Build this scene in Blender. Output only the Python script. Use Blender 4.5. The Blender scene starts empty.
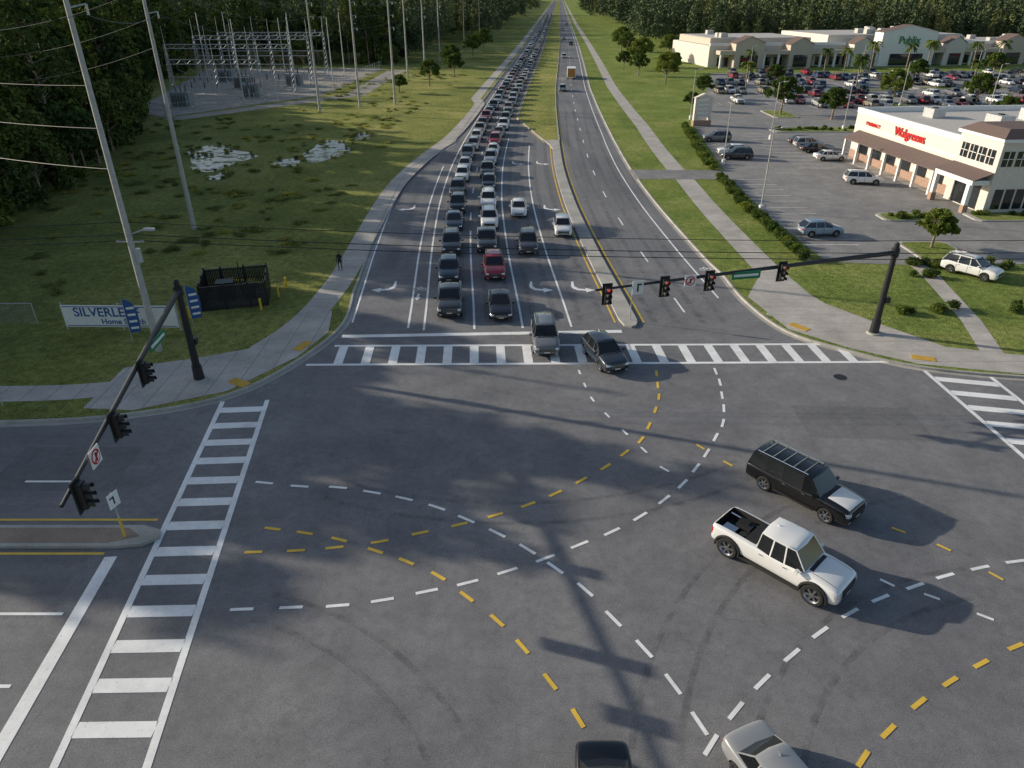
import bpy, bmesh, math, random
import numpy as np
from mathutils import Vector, Matrix
from mathutils.bvhtree import BVHTree
R=random.Random(7); NR=np.random.RandomState(5)
scene=bpy.context.scene
COL=scene.collection
# ------------------------------------------------------------------ materials
def newmat(name):
    m=bpy.data.materials.new(name); m.use_nodes=True
    nt=m.node_tree; b=nt.nodes['Principled BSDF']
    return m,nt,b
def plain(name,col,rough=.6,metal=0,coat=0,emit=None,es=0,spec=.5,bump=0,var=.12,vs=3.0):
    m,nt,b=newmat(name)
    b.inputs['Roughness'].default_value=rough; b.inputs['Metallic'].default_value=metal
    b.inputs['Coat Weight'].default_value=coat; b.inputs['Coat Roughness'].default_value=.04
    b.inputs['Specular IOR Level'].default_value=spec
    if var>0:
        tc=nt.nodes.new('ShaderNodeNewGeometry')
        n=nt.nodes.new('ShaderNodeTexNoise'); n.inputs['Scale'].default_value=vs; n.inputs['Detail'].default_value=3
        nt.links.new(tc.outputs['Position'],n.inputs['Vector'])
        r=nt.nodes.new('ShaderNodeValToRGB')
        r.color_ramp.elements[0].position=.3; r.color_ramp.elements[1].position=.7
        r.color_ramp.elements[0].color=tuple(c*(1-var) for c in col)+(1,)
        r.color_ramp.elements[1].color=tuple(min(1,c*(1+var)) for c in col)+(1,)
        nt.links.new(n.outputs['Fac'],r.inputs['Fac']); nt.links.new(r.outputs['Color'],b.inputs['Base Color'])
    else: b.inputs['Base Color'].default_value=tuple(col)+(1,)
    if emit:
        b.inputs['Emission Color'].default_value=tuple(emit)+(1,); b.inputs['Emission Strength'].default_value=es
    return m
def mapped(nt,scale):
    g=nt.nodes.new('ShaderNodeNewGeometry'); m=nt.nodes.new('ShaderNodeMapping')
    m.inputs['Scale'].default_value=scale; nt.links.new(g.outputs['Position'],m.inputs['Vector']); return m.outputs['Vector']
def noise(nt,vec,scale,detail=4,rough=.55):
    n=nt.nodes.new('ShaderNodeTexNoise'); n.inputs['Scale'].default_value=scale; n.inputs['Detail'].default_value=detail; n.inputs['Roughness'].default_value=rough
    nt.links.new(vec,n.inputs['Vector']); return n.outputs['Fac']
def ramp(nt,fac,stops):
    r=nt.nodes.new('ShaderNodeValToRGB'); cr=r.color_ramp
    while len(cr.elements)<len(stops): cr.elements.new(.5)
    for e,(p,c) in zip(cr.elements,stops):
        e.position=p; e.color=(c[0],c[1],c[2],1) if hasattr(c,'__len__') else (c,c,c,1)
    nt.links.new(fac,r.inputs['Fac']); return r.outputs['Color']
def mix(nt,a,b,fac,mode='MIX'):
    m=nt.nodes.new('ShaderNodeMix'); m.data_type='RGBA'; m.blend_type=mode
    for s,v in ((m.inputs[6],a),(m.inputs[7],b)):
        if hasattr(v,'is_linked') or hasattr(v,'links'): nt.links.new(v,s)
        else: s.default_value=(v[0],v[1],v[2],1) if hasattr(v,'__len__') else (v,v,v,1)
    if isinstance(fac,(int,float)): m.inputs[0].default_value=fac
    else: nt.links.new(fac,m.inputs[0])
    return m.outputs[2]
def bump(nt,b,h,st=.3,d=.02):
    n=nt.nodes.new('ShaderNodeBump'); n.inputs['Strength'].default_value=st; n.inputs['Distance'].default_value=d
    nt.links.new(h,n.inputs['Height']); nt.links.new(n.outputs['Normal'],b.inputs['Normal'])
def asphalt(name,lo,hi,streak=(1,1,1),crack=True):
    m,nt,b=newmat(name)
    v=mapped(nt,(1,1,1)); vs=mapped(nt,streak)
    c=ramp(nt,noise(nt,vs,.5,4,.62),[(.3,lo),(.7,hi)])
    c2=ramp(nt,noise(nt,v,.07,3,.6),[(.3,(.80,.80,.82)),(.72,(1.18,1.16,1.13))])
    c=mix(nt,c,c2,1.0,'MULTIPLY')
    f=ramp(nt,noise(nt,v,20,2,.8),[(.3,.62),(.7,1.38)])
    c=mix(nt,c,f,1.0,'MULTIPLY')
    f=ramp(nt,noise(nt,v,2.1,6,.8),[(.36,.84),(.5,1.0),(.66,1.12)])
    c=mix(nt,c,f,1.0,'MULTIPLY')
    if crack:
        vo=nt.nodes.new('ShaderNodeTexVoronoi'); vo.feature='DISTANCE_TO_EDGE'; vo.inputs['Scale'].default_value=.11
        nz=nt.nodes.new('ShaderNodeTexNoise'); nz.inputs['Scale'].default_value=.6; nz.inputs['Detail'].default_value=3; nt.links.new(v,nz.inputs['Vector'])
        va=nt.nodes.new('ShaderNodeVectorMath'); va.operation='MULTIPLY_ADD'
        va.inputs[1].default_value=(6,6,0); nt.links.new(nz.outputs['Color'],va.inputs[0]); nt.links.new(v,va.inputs[2])
        nt.links.new(va.outputs[0],vo.inputs['Vector'])
        cr=ramp(nt,vo.outputs['Distance'],[(.0,.6),(.005,1.0)])
        c=mix(nt,c,cr,.4,'MULTIPLY')
    nt.links.new(c,b.inputs['Base Color']); b.inputs['Roughness'].default_value=.82; b.inputs['Specular IOR Level'].default_value=.4
    return m
def grass(name,cols,sc=.12,dirt=.3):
    m,nt,b=newmat(name); v=mapped(nt,(1,1,1))
    a=ramp(nt,noise(nt,v,sc,5,.65),[(.28,cols[0]),(.5,cols[1]),(.72,cols[2])])
    dm=ramp(nt,noise(nt,v,.22,6,.75),[(.60,0),(.70,dirt)])
    a=mix(nt,a,(.34,.29,.18),dm)
    f=ramp(nt,noise(nt,v,1.7,6,.8),[(.3,.5),(.7,1.5)])
    c=mix(nt,a,f,1.0,'MULTIPLY')
    f=ramp(nt,noise(nt,v,9,2,.8),[(.3,.5),(.7,1.5)])
    c=mix(nt,c,f,1.0,'MULTIPLY')
    nt.links.new(c,b.inputs['Base Color']); b.inputs['Roughness'].default_value=1; b.inputs['Specular IOR Level'].default_value=.1
    bump(nt,b,noise(nt,v,4,4,.8),1.0,.3)
    return m
def foliage(name,lo,hi,trans=.35):
    m=bpy.data.materials.new(name); m.use_nodes=True; nt=m.node_tree; nt.nodes.clear()
    o=nt.nodes.new('ShaderNodeOutputMaterial'); d=nt.nodes.new('ShaderNodeBsdfDiffuse')
    oi=nt.nodes.new('ShaderNodeObjectInfo')
    v=mapped(nt,(1,1,1))
    c=ramp(nt,noise(nt,v,.6,3,.7),[(.3,lo),(.7,hi)])
    rr=ramp(nt,oi.outputs['Random'],[(0,(.6,.68,.7)),(.5,(1,1,1)),(1,(1.6,1.4,.95))])
    c=mix(nt,c,rr,1.0,'MULTIPLY')
    nt.links.new(c,d.inputs['Color'])
    if trans:
        t=nt.nodes.new('ShaderNodeBsdfTranslucent'); mx=nt.nodes.new('ShaderNodeMixShader')
        nt.links.new(c,t.inputs['Color']); mx.inputs[0].default_value=trans
        nt.links.new(d.outputs[0],mx.inputs[1]); nt.links.new(t.outputs[0],mx.inputs[2]); nt.links.new(mx.outputs[0],o.inputs[0])
    else: nt.links.new(d.outputs[0],o.inputs[0])
    return m
def concrete(name,col,joint=0,axis='Y'):
    m,nt,b=newmat(name); v=mapped(nt,(1,1,1))
    c=ramp(nt,noise(nt,v,.35,6,.7),[(.3,tuple(x*.72 for x in col)),(.7,tuple(x*1.18 for x in col))])
    f=ramp(nt,noise(nt,v,12,2,.8),[(.3,.82),(.7,1.15)]); c=mix(nt,c,f,1.0,'MULTIPLY')
    if joint:
        s=nt.nodes.new('ShaderNodeSeparateXYZ'); nt.links.new(v,s.inputs[0])
        w=nt.nodes.new('ShaderNodeMath'); w.operation='MODULO'; w.inputs[1].default_value=joint
        nt.links.new(s.outputs[axis],w.inputs[0])
        a=nt.nodes.new('ShaderNodeMath'); a.operation='ABSOLUTE'; nt.links.new(w.outputs[0],a.inputs[0])
        l=nt.nodes.new('ShaderNodeMath'); l.operation='LESS_THAN'; l.inputs[1].default_value=.05; nt.links.new(a.outputs[0],l.inputs[0])
        c=mix(nt,c,tuple(x*.5 for x in col),l.outputs[0])
    nt.links.new(c,b.inputs['Base Color']); b.inputs['Roughness'].default_value=.9; b.inputs['Specular IOR Level'].default_value=.2
    return m
def roadpaint(name,col,wear=.42):
    m,nt,b=newmat(name); v=mapped(nt,(1,1,1))
    w=ramp(nt,noise(nt,v,9,6,.85),[(wear-.12,.0),(wear,1.0)])
    w2=ramp(nt,noise(nt,v,.5,4,.7),[(.25,.72),(.6,1.0)])
    c=mix(nt,(.25,.25,.25),col,w); c=mix(nt,c,w2,1.0,'MULTIPLY')
    nt.links.new(c,b.inputs['Base Color']); b.inputs['Roughness'].default_value=.7
    return m
def carpaint(name):
    m,nt,b=newmat(name); oi=nt.nodes.new('ShaderNodeObjectInfo')
    nt.links.new(oi.outputs['Color'],b.inputs['Base Color'])
    b.inputs['Roughness'].default_value=.28; b.inputs['Metallic'].default_value=.1
    b.inputs['Coat Weight'].default_value=1; b.inputs['Coat Roughness'].default_value=.02
    return m
ASPH=asphalt('asphalt_junction',(.165,.166,.172),(.225,.225,.23))
ASPN=asphalt('asphalt_north',(.145,.147,.153),(.22,.221,.227),(1.6,.05,1),True)
ASPW=asphalt('asphalt_side_road',(.155,.157,.162),(.22,.221,.226),(.05,1.6,1),True)
ASPP=asphalt('asphalt_parking',(.21,.208,.205),(.30,.295,.285))
PATCHM=asphalt('asphalt_patch',(.14,.141,.145),(.185,.185,.188),(1,1,1),False)
GRL=grass('lawn_grass',[(.13,.19,.045),(.21,.27,.065),(.33,.34,.11)])
GRW=grass('meadow_grass',[(.14,.18,.05),(.27,.29,.08),(.44,.40,.14)],.06,.5)
GRB=grass('forest_floor',[(.03,.045,.018),(.05,.07,.03),(.08,.09,.04)],.02)
CON=concrete('sidewalk_concrete',(.50,.465,.42),1.6,'Y')
CONX=concrete('sidewalk_concrete_x',(.50,.465,.42),1.6,'X')
CURB=concrete('curb_concrete',(.45,.43,.39))
GRAV=concrete('gravel',(.38,.35,.30))
WHT=roadpaint('white_road_paint',(.93,.93,.91)); YEL=roadpaint('yellow_road_paint',(.85,.55,.07))
PINEF=foliage('pine_foliage',(.04,.065,.022),(.135,.175,.055),0)
OAKF=foliage('leaf_foliage',(.06,.10,.025),(.16,.21,.055),.35)
FARF=foliage('far_foliage_haze_tint',(.07,.10,.06),(.17,.20,.105),0)  # aerial haze painted into the leaf colour: paler and bluer than the pines
REED=foliage('reed_foliage',(.20,.24,.07),(.42,.42,.15),.5)
BARK=plain('bark',(.26,.20,.15),.95,vs=2,var=.35)
POLEC=plain('pole_concrete',(.44,.43,.40),.9)
WOODP=plain('pole_wood',(.28,.23,.18),.95,var=.25)
BLK=plain('black_metal',(.018,.018,.02),.45,var=.1)
STEEL=plain('galvanised_steel',(.5,.51,.51),.5,.4)
WHITE=plain('white_paint',(.82,.81,.78),.5,var=.05)
# ------------------------------------------------------------------ mesh builder
def sharpen(me,ang=35):
    bm=bmesh.new(); bm.from_mesh(me); a=math.radians(ang)
    for f in bm.faces: f.smooth=True
    for e in bm.edges:
        e.smooth = (len(e.link_faces)==2 and e.calc_face_angle(9)<a)
    bm.to_mesh(me); bm.free()
class MB:
    def __init__(s): s.v=[];s.f=[];s.m=[];s.T=Matrix.Identity(4)
    def add(s,vs,fs,mi):
        o=len(s.v); s.v+= [tuple(s.T@Vector(p)) for p in vs]
        for f in fs: s.f.append(tuple(o+i for i in f)); s.m.append(mi)
    def box(s,c,sz,mi,rz=0,M=None):
        x,y,z=[q/2 for q in sz]; A=Matrix.Translation(c)@(M if M else Matrix.Rotation(rz,4,'Z'))
        vs=[A@Vector(p) for p in [(-x,-y,-z),(x,-y,-z),(x,y,-z),(-x,y,-z),(-x,-y,z),(x,-y,z),(x,y,z),(-x,y,z)]]
        s.add(vs,[(0,3,2,1),(4,5,6,7),(0,1,5,4),(1,2,6,5),(2,3,7,6),(3,0,4,7)],mi)
    def cyl(s,p0,p1,r0,r1,mi,n=10,caps=True):
        p0=Vector(p0);p1=Vector(p1);d=(p1-p0)
        if d.length<1e-6: return
        q=d.to_track_quat('Z','Y').to_matrix(); vs=[]
        for p,r in((p0,r0),(p1,r1)):
            for i in range(n):
                a=2*math.pi*i/n; vs.append(p+q@Vector((r*math.cos(a),r*math.sin(a),0)))
        fs=[(i,(i+1)%n,n+(i+1)%n,n+i) for i in range(n)]
        if caps: fs+=[tuple(range(n-1,-1,-1)),tuple(range(n,2*n))]
        s.add(vs,fs,mi)
    def poly(s,pts,mi): s.add(pts,[tuple(range(len(pts)))],mi)
    def prism(s,pts,z0,z1,mi):
        n=len(pts); vs=[(p[0],p[1],z0) for p in pts]+[(p[0],p[1],z1) for p in pts]
        s.add(vs,[(i,(i+1)%n,n+(i+1)%n,n+i) for i in range(n)]+[tuple(range(n-1,-1,-1)),tuple(range(n,2*n))],mi)
    def mesh(s,name,mats,ang=35):
        me=bpy.data.meshes.new(name); me.from_pydata(s.v,[],s.f)
        for m in mats: me.materials.append(m)
        me.polygons.foreach_set('material_index',s.m); me.update()
        if ang: sharpen(me,ang)
        return me
    def obj(s,name,mats,ang=35,parent=None):
        return place(name,s.mesh(name,mats,ang),parent=parent)
def place(name,me,loc=(0,0,0),rz=0,sc=1,parent=None,color=None):
    o=bpy.data.objects.new(name,me); COL.objects.link(o)
    o.location=loc; o.rotation_euler=(0,0,rz); o.scale=(sc,sc,sc) if not hasattr(sc,'__len__') else sc
    if parent: o.parent=parent
    if color: o.color=(*color,1)
    return o
def empty(name):
    o=bpy.data.objects.new(name,None); COL.objects.link(o); return o
# ------------------------------------------------------------------ alignment of the north road
CP=[(-400,-4),(40,-4.3),(69,-5.9),(85,-6.6),(102,-6.75),(114,-6.5),(127,-6.0),(162,-4.1),(187,-2.5),(221,-.3),(290,4.3),(416,12.1),(720,29.8),(1200,58),(2600,141)]
def C(Y):
    for i in range(len(CP)-1):
        if Y<=CP[i+1][0] or i==len(CP)-2:
            x0,y0=CP[i];x1,y1=CP[i+1];h=x1-x0
            def sl(j):
                if j<=0: return 0
                if j>=len(CP)-1: return .0593
                return (CP[j+1][1]-CP[j-1][1])/(CP[j+1][0]-CP[j-1][0])
            m0=sl(i);m1=sl(i+1)
            if i==0: return CP[1][1]
            t=(Y-x0)/h
            return (2*t**3-3*t*t+1)*y0+(t**3-2*t*t+t)*h*m0+(-2*t**3+3*t*t)*y1+(t**3-t*t)*h*m1
def lerp(x,pts):
    if x<=pts[0][0]: return pts[0][1]
    for (a,b),(c,d) in zip(pts,pts[1:]):
        if x<=c: return b+(d-b)*(x-a)/(c-a)
    return pts[-1][1]
def ys(a,b,near=4):
    out=[a];y=a
    while y<b:
        y=min(b,y+max(near,(y-100)*.06)); out.append(y)
    return out
LC=[(40,-8.3),(104,-8.0),(124,-3.6),(3000,-3.4)]
RC=[(40,24.2),(120,23.6),(200,22.2),(3000,21.8)]
NS=[(40,0),(130,-.3),(200,-1.3),(3000,-1.3)]
ML=[(40,12.9),(120,12.9),(150,5.9),(3000,5.9)]
MR=[(40,14.3),(125,14.1),(200,13.0),(3000,13.0)]
def off(dfun,a,b,near=4):
    return [(C(y)+(dfun if isinstance(dfun,(int,float)) else lerp(y,dfun)),y) for y in ys(a,b,near)]
def ribbon(mb,pts,w,z,mi,side=0):
    P=[Vector((p[0],p[1])) for p in pts]; L=[];Rr=[]
    for i,p in enumerate(P):
        a=P[max(0,i-1)];b=P[min(len(P)-1,i+1)]; d=(b-a).normalized(); n=Vector((-d.y,d.x))
        if 0<i<len(P)-1:
            d0=(p-a).normalized(); k=max(.5,abs(d0.dot(d))); n=n/k
        L.append(p+n*(w*(.5+side*.5))); Rr.append(p-n*(w*(.5-side*.5)))
    n=len(P); vs=[(*q,z) for q in L]+[(*q,z) for q in Rr]
    mb.add(vs,[(i,n+i,n+i+1,i+1) for i in range(n-1)],mi)
    return L,Rr
def sweep(mb,pts,w,z0,z1,mi):
    P=[Vector((p[0],p[1])) for p in pts]; n=len(P); rows=[]
    for i,p in enumerate(P):
        a=P[max(0,i-1)];b=P[min(n-1,i+1)]; d=(b-a).normalized(); q=Vector((-d.y,d.x))*w/2
        rows+=[(*(p+q),z0),(*(p+q),z1),(*(p-q),z1),(*(p-q),z0)]
    fs=[]
    for i in range(n-1):
        for k in range(3): fs.append((4*i+k,4*i+4+k,4*i+5+k,4*i+1+k))
    fs+= [(0,1,2,3),(4*n-1,4*n-2,4*n-3,4*n-4)]
    mb.add(rows,fs,mi)
def smooth(pts,n=5):
    out=[]
    for i in range(len(pts)-1):
        p0=pts[max(0,i-1)];p1=pts[i];p2=pts[i+1];p3=pts[min(len(pts)-1,i+2)]
        for k in range(n):
            t=k/n; out.append(tuple(.5*((2*p1[j])+(-p0[j]+p2[j])*t+(2*p0[j]-5*p1[j]+4*p2[j]-p3[j])*t*t+(-p0[j]+3*p1[j]-3*p2[j]+p3[j])*t**3) for j in (0,1)))
    out.append(tuple(pts[-1])); return out
def sheet(name,pts,z,mat):
    mb=MB(); mb.poly([(p[0],p[1],z) for p in pts],0); return mb.obj(name,[mat],0)
sheet('ground',[(-6000,-6000),(6000,-6000),(6000,9000),(-6000,9000)],-.35,GRB)
sheet('junction_road',[(-19,-300),(39,-300),(39,62),(-19,62)],0,ASPH)
sheet('west_road',[(-700,-300),(-19,-300),(-19,62),(-700,62)],0,ASPW)
sheet('east_road',[(39,-300),(700,-300),(700,62),(39,62)],0,ASPW)
mb=MB(); l=off(-14,62,2600); r=off(30,62,2600)
mb.add([(*p,0) for p in l]+[(*p,0) for p in r],[(i,len(l)+i,len(l)+i+1,i+1) for i in range(len(l)-1)],0)
mb.obj('north_road',[ASPN],0)
NWc=[(-700,35.4),(-120,35.4)]+smooth([(-45,35.4),(-30,35.5),(-22.9,36.4),(-17.7,38.8),(-14.6,43.7),(-12.9,49.5),(C(56)-8.3,56)],5)
NWe=NWc+off(LC,60,2600)
NEc=[(700,39.5),(80,39.9)]+smooth([(50,40.0),(42,40.4),(33.6,41.1),(27.5,42.5),(23.8,44.9),(20.5,48.2),(19.1,54),(C(60)+24.2,60)],5)
NEe=NEc+off(RC,64,2600)
ZT=.12
sheet('meadow',NWe+[(-1500,2600),(-1500,35.4),(-705,35.4)],ZT,GRW)
sheet('verge_grass',NEe+[(1500,2600),(1500,39.5),(705,39.5)],ZT,GRL)
SWc=[(-700,9.5),(-60,9.5)]+smooth([(-32,9.5),(-25,9.3),(-18,7.5),(-14.5,3),(-13.5,-5),(-13.5,-14)],5)+[(-13.5,-300)]
SEc=[(700,8.5),(60,8.5)]+smooth([(43,8.5),(36,8.3),(30,6.5),(26.5,2),(25.5,-6),(25.5,-15)],5)+[(25.5,-300)]
sheet('south_west_lawn',SWc+[(-705,-300)],ZT,GRL)
sheet('south_east_lawn',SEc+[(705,-300)],ZT,GRL)
mb=MB()
for e in (NWe,NEe,SWc,SEc): sweep(mb,e,.18,0,ZT+.03,0)
def gut(pts,s): ribbon(mb,pts,.45,.006,0,s)
gut(NWe,-1);gut(NEe,1);gut(SWc,1);gut(SEc,-1)
mb.obj('kerb',[CURB],0)
mb=MB()
nose=[(C(49.2)+14.2,50.0),(C(49.2)+14.0,49.3),(C(49.2)+13.6,49.0),(C(49.2)+13.1,49.3)]
ml=off(ML,50.5,126); mr=off(MR,50.5,126)
mb.prism(ml[::-1]+nose[::-1]+mr,0,.16,0)
mb.obj('concrete_median',[CURB],0)
ml=off(ML,126.1,2600); mr=off(MR,126.1,2600)
sheet('grass_median',ml[::-1]+mr,.13,GRW)
mb=MB(); sweep(mb,ml,.2,0,.16,0); sweep(mb,mr,.2,0,.16,0); mb.obj('median_kerb',[CURB],0)
MEDB=concrete('median_infill',(.32,.25,.2))
mb=MB(); mb.prism([(-700,24.75),(-18,24.75),(-16.9,24.9),(-16.3,25.4),(-16.5,25.9),(-17.4,26.2),(-700,26.3)],0,.15,0)
mb.poly([(x,y,.156) for x,y in [(-700,24.95),(-18.5,24.95),(-17.2,25.4),(-18.0,26.0),(-700,26.1)]],1)
mb.obj('concrete_median',[CURB,MEDB],0)
mb=MB(); mb.prism([(700,22.9),(40,22.9),(38.6,23.3),(38.6,24.2),(40,24.6),(700,24.6)],0,.15,0); mb.obj('concrete_median',[CURB],0)
# sidewalks
mb=MB()
LP=[(-400,38.9),(-60,38.9)]+smooth([(-45,38.9),(-31,38.8),(-25,39.6),(-20.5,41.6),(-17.6,45),(-15.9,50),(-15.2,56),(-15.0,63),(-15.2,75),(-15.2,92),(-14,106),(-12.2,118),(-10.4,130),(-8.6,150),(-7.2,171)],4)+[(C(y)-5.6,y) for y in ys(180,2200)]
ribbon(mb,[p for p in LP if p[1]<=45.2 and p[0]<-17],2.0,ZT+.006,1)
ribbon(mb,[p for p in LP if p[1]>44.2 and p[0]>-18.2],2.3,ZT+.010,0)
RP=[(C(y)+lerp(y,[(60,28.6),(95,30.0),(140,29.8),(200,28),(600,26)]),y) for y in ys(56,2200)]
RP=[(20.9,50.6),(22.2,53)]+RP
ribbon(mb,RP,2.5,ZT+.006,0)
mb.poly([(x,y,ZT+.014) for x,y in [(-26,37.0),(-22.9,36.75),(-18,39.1),(-14.85,43.9),(-13.6,48),(-14.2,52),(-16.2,52.0),(-17.2,48),(-18.6,45.2),(-22,43.6),(-26,42.3)]],1)
mb.poly([(x,y,ZT+.014) for x,y in [(19.5,55),(20.7,48.5),(23.9,45.3),(27.6,42.85),(33.7,41.4),(42,40.7),(42,43.2),(36,44.0),(30.8,45.5),(27.9,49.5),(25.3,53.6),(24.5,57),(22,60)]],0)
ribbon(mb,[(41,42),(60,41.9),(700,41.6)],2.0,ZT+.006,1)
ribbon(mb,[(37.8,67),(37.2,60),(35.2,50),(33.4,44)],1.5,ZT+.010,0)
mb.obj('sidewalk',[CON,CONX],0)
TACT=plain('tactile_yellow',(.6,.36,.05),.8)
for (x,y,a) in [(-17.6,40.2,-.55),(-14.9,45.6,1.2),(21.6,48.9,-.9),(28.3,43.7,-.3)]:
    m2=MB(); m2.box((0,0,0),(1.5,.7,.02),0)
    for i in range(7):
        for j in range(3): m2.cyl((-.63+i*.21,-.22+j*.22,.01),(-.63+i*.21,-.22+j*.22,.02),.05,.035,0,6)
    place('tactile_paving',m2.mesh('tactile',[TACT]),(x,y,ZT+.03),a)
# ------------------------------------------------------------------ markings
W=MB(); Y_=MB(); ZM=.012
def line(mb,pts,w,z=ZM): ribbon(mb,pts,w,z,0)
def dash(mb,d,a,b,on,gap,w):
    y=a
    while y<b:
        line(mb,off(d,y,min(b,y+on),3),w if y<250 else w*1.2); y+=on+gap
line(W,off(-7.6,50,104),.15); line(W,[(C(104)-7.6,104),(C(124)-3.1,124)],.15)
line(W,off(-3.25,49,106),.17); line(W,off(-2.05,48.6,2400),.17)
line(W,off(1.75,48.8,74),.17); dash(W,1.75,78,1500,3,9,.15)
line(W,off(5.4,49,128),.17); line(W,off(9.1,49.2,122),.17)
line(Y_,off(12.55,50,124),.15)
def nb(d): return [(a,d+b) for a,b in NS]
line(Y_,off([(40,14.75),(125,14.55),(200,13.4),(3000,13.4)],50,2400),.17)
dash(W,nb(18.45),52,1500,3,9,.15)
line(W,off(nb(22.1),55,2400),.17)
line(Y_,off([(120,12.55),(150,5.5),(3000,5.5)],124.2,2400),.15)
def q4(mb,a,b,w,z=ZM): ribbon(mb,[a,b],w,z,0)
q4(W,(-12.5,47.5),(8.2,48.4),.5)
q4(W,(-18.0,24.2),(-16.9,12.0),.55)
q4(W,(33.5,23),(33.5,39.3),.5)
def ladder(a0,a1,b0,b1,n,rw,lw=.28,skip=()):
    a0,a1,b0,b1=map(Vector,(a0,a1,b0,b1)); q4(W,a0,a1,lw); q4(W,b0,b1,lw)
    for i in range(n):
        if i in skip: continue
        t=(i+.6)/n; p=a0.lerp(a1,t); q=b0.lerp(b1,t); d=(q-p).normalized()*(lw/2+.004)
        q4(W,p+d,q-d,rw)
q4(W,(-12.7,45.9),(23.2,46.2),.28); q4(W,(-14.0,42.95),(26.0,43.4),.28)
for i in range(20):
    x=-12.0+i*1.86; f0=45.9+.3*(x+12.7)/35.9; f1=42.95+.45*(x+14)/40
    q4(W,(x,f0-.145),(x+.12,f1+.145),.62)
ladder((-17.9,38.0),(-14.4,9.6),(-15.2,38.2),(-11.3,9.6),16,.62)
ladder((27.6,42.1),(28.6,9.0),(31.5,41.2),(31.9,9.0),18,.62)
ladder((-13,4),(25,4),(-13,7),(25,7),21,.62)
def hl(mb,y,x0,x1,w=.15): q4(mb,(x0,y),(x1,y),w)
hl(Y_,26.75,-600,-17.0); hl(Y_,24.4,-600,-18.4)
for y in (20.85,17.4,13.9): hl(W,y,-40,-18.3)
for y in (29.8,20.85,17.4):
    x=-25.2 if y>25 else -46
    while x>-500: hl(W,y,x,x+2.7 if y>25 else x+3); x-=12
hl(Y_,24.95,38.5,600);hl(Y_,22.6,38.5,600)
for y in (19.2,15.6,12.2,28.5,32.1,35.7):
    x=40
    while x<500: hl(W,y,x,x+3); x+=12
def dashes(mb,pts,L,w=.15):
    n=len(pts)
    for i,p in enumerate(pts):
        a=pts[max(0,i-1)];b=pts[min(n-1,i+1)]; d=Vector((b[0]-a[0],b[1]-a[1])).normalized()*L/2
        q4(mb,(p[0]-d.x,p[1]-d.y),(p[0]+d.x,p[1]+d.y),w,ZM+(.004 if mb is Y_ else 0))
A=[(-12.8,29.7),(-10.9,29.4),(-8.9,29.3),(-7.1,28.9),(-5.4,28.4),(-3.7,27.7),(-2.2,26.8),(-.7,25.8),(.7,24.7),(1.9,23.5),(3.1,22.2),(4.1,20.6),(5.1,19.1),(5.9,17.5),(6.5,15.9)]
B=[(-11.1,21.1),(-9.1,21.2),(-7.2,21.3),(-5.4,21.6),(-3.6,22.1),(-1.9,22.6),(-.2,23.3),(1.5,24.1),(3.1,25),(4.7,25.9),(6.2,27),(7.6,28.3),(8.8,29.6),(9.8,31),(10.7,32.4),(11.6,34),(12.4,35.5),(12.9,37.2),(13.2,38.8),(13.5,40.5),(13.6,42.0)]
Cc=[(4.5,41.9),(4.7,40.1),(5,38.3),(5.7,36.4),(6.5,34.5),(7.3,32.7),(8.1,30.9),(9.2,29.1),(10.4,27.4),(11.9,25.7),(13.3,24.3),(14.7,23.3),(16.1,22.6),(17.6,21.8),(19.2,20.7)]
D=[(2.9,14.4),(2.3,16.1),(1.4,17.6),(.4,19.2),(-.6,20.5),(-1.9,21.8),(-3.2,23),(-4.7,23.9),(-6.2,24.6),(-8.0,25.35),(-9.7,25.8),(-11.3,26.1)]
E=[(-11.7,24.5),(-9.8,24.6),(-8.1,24.8),(-6.1,25.2),(-4.3,25.8),(-2.5,26.4),(-.8,27.1),(.8,27.9),(2.2,28.8),(3.6,29.9),(5,31.1),(6.2,32.4),(7.3,33.7),(8.0,35.2),(8.7,37),(9.2,38.6),(9.4,40.1),(9.6,41.7)]
F=[(10.6,13.4),(11.6,14.6),(12.9,15.6),(14.5,16.7),(16.1,17.6),(17.7,18.4),(19.5,19.2),(21.4,19.8),(23.4,20.2)]
F2=[(10.5,33),(11.6,31.4),(13,29.9),(14.6,28.6),(16.4,27.3),(18.2,26),(19.7,24.8),(21,23.0)]
G=[(5.6,13.6),(6.7,15.1),(7.9,16.4),(9.2,17.6),(10.7,18.8),(12.2,19.9),(13.8,20.9),(15.4,21.7),(17.2,22.4),(18.8,23),(20.6,23.5),(22.4,23.9),(24.3,24.1)]
for p in (A,B,G): dashes(W,p,.95,.16)
dashes(W,Cc[:7]+Cc[12:],.6,.14)
for p in (D,E,F): dashes(Y_,p,.8,.17)
dashes(Y_,F2,.6,.14)
def arrow(x,y,s):
    pts=[(0,1.4),(.18,1.4),(.2,.2),(.5,-.35),(1.15,-.55),(1.15,-.2),(2.0,-.75),(1.15,-1.3),(1.15,-.92),(.4,-.8),(-.02,-.3),(-.12,.2)]
    pts=[(x+s*(px-.6)*.95,y+py*.95,ZM) for px,py in pts]
    if s>0: pts=pts[::-1]
    W.poly(pts,0)
for yy in (57.5,83,108):
    if yy<100: arrow(C(yy)-5.5,yy,-1)
    arrow(C(yy)+7.3,yy,1); arrow(C(yy)+10.9,yy,1)
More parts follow.
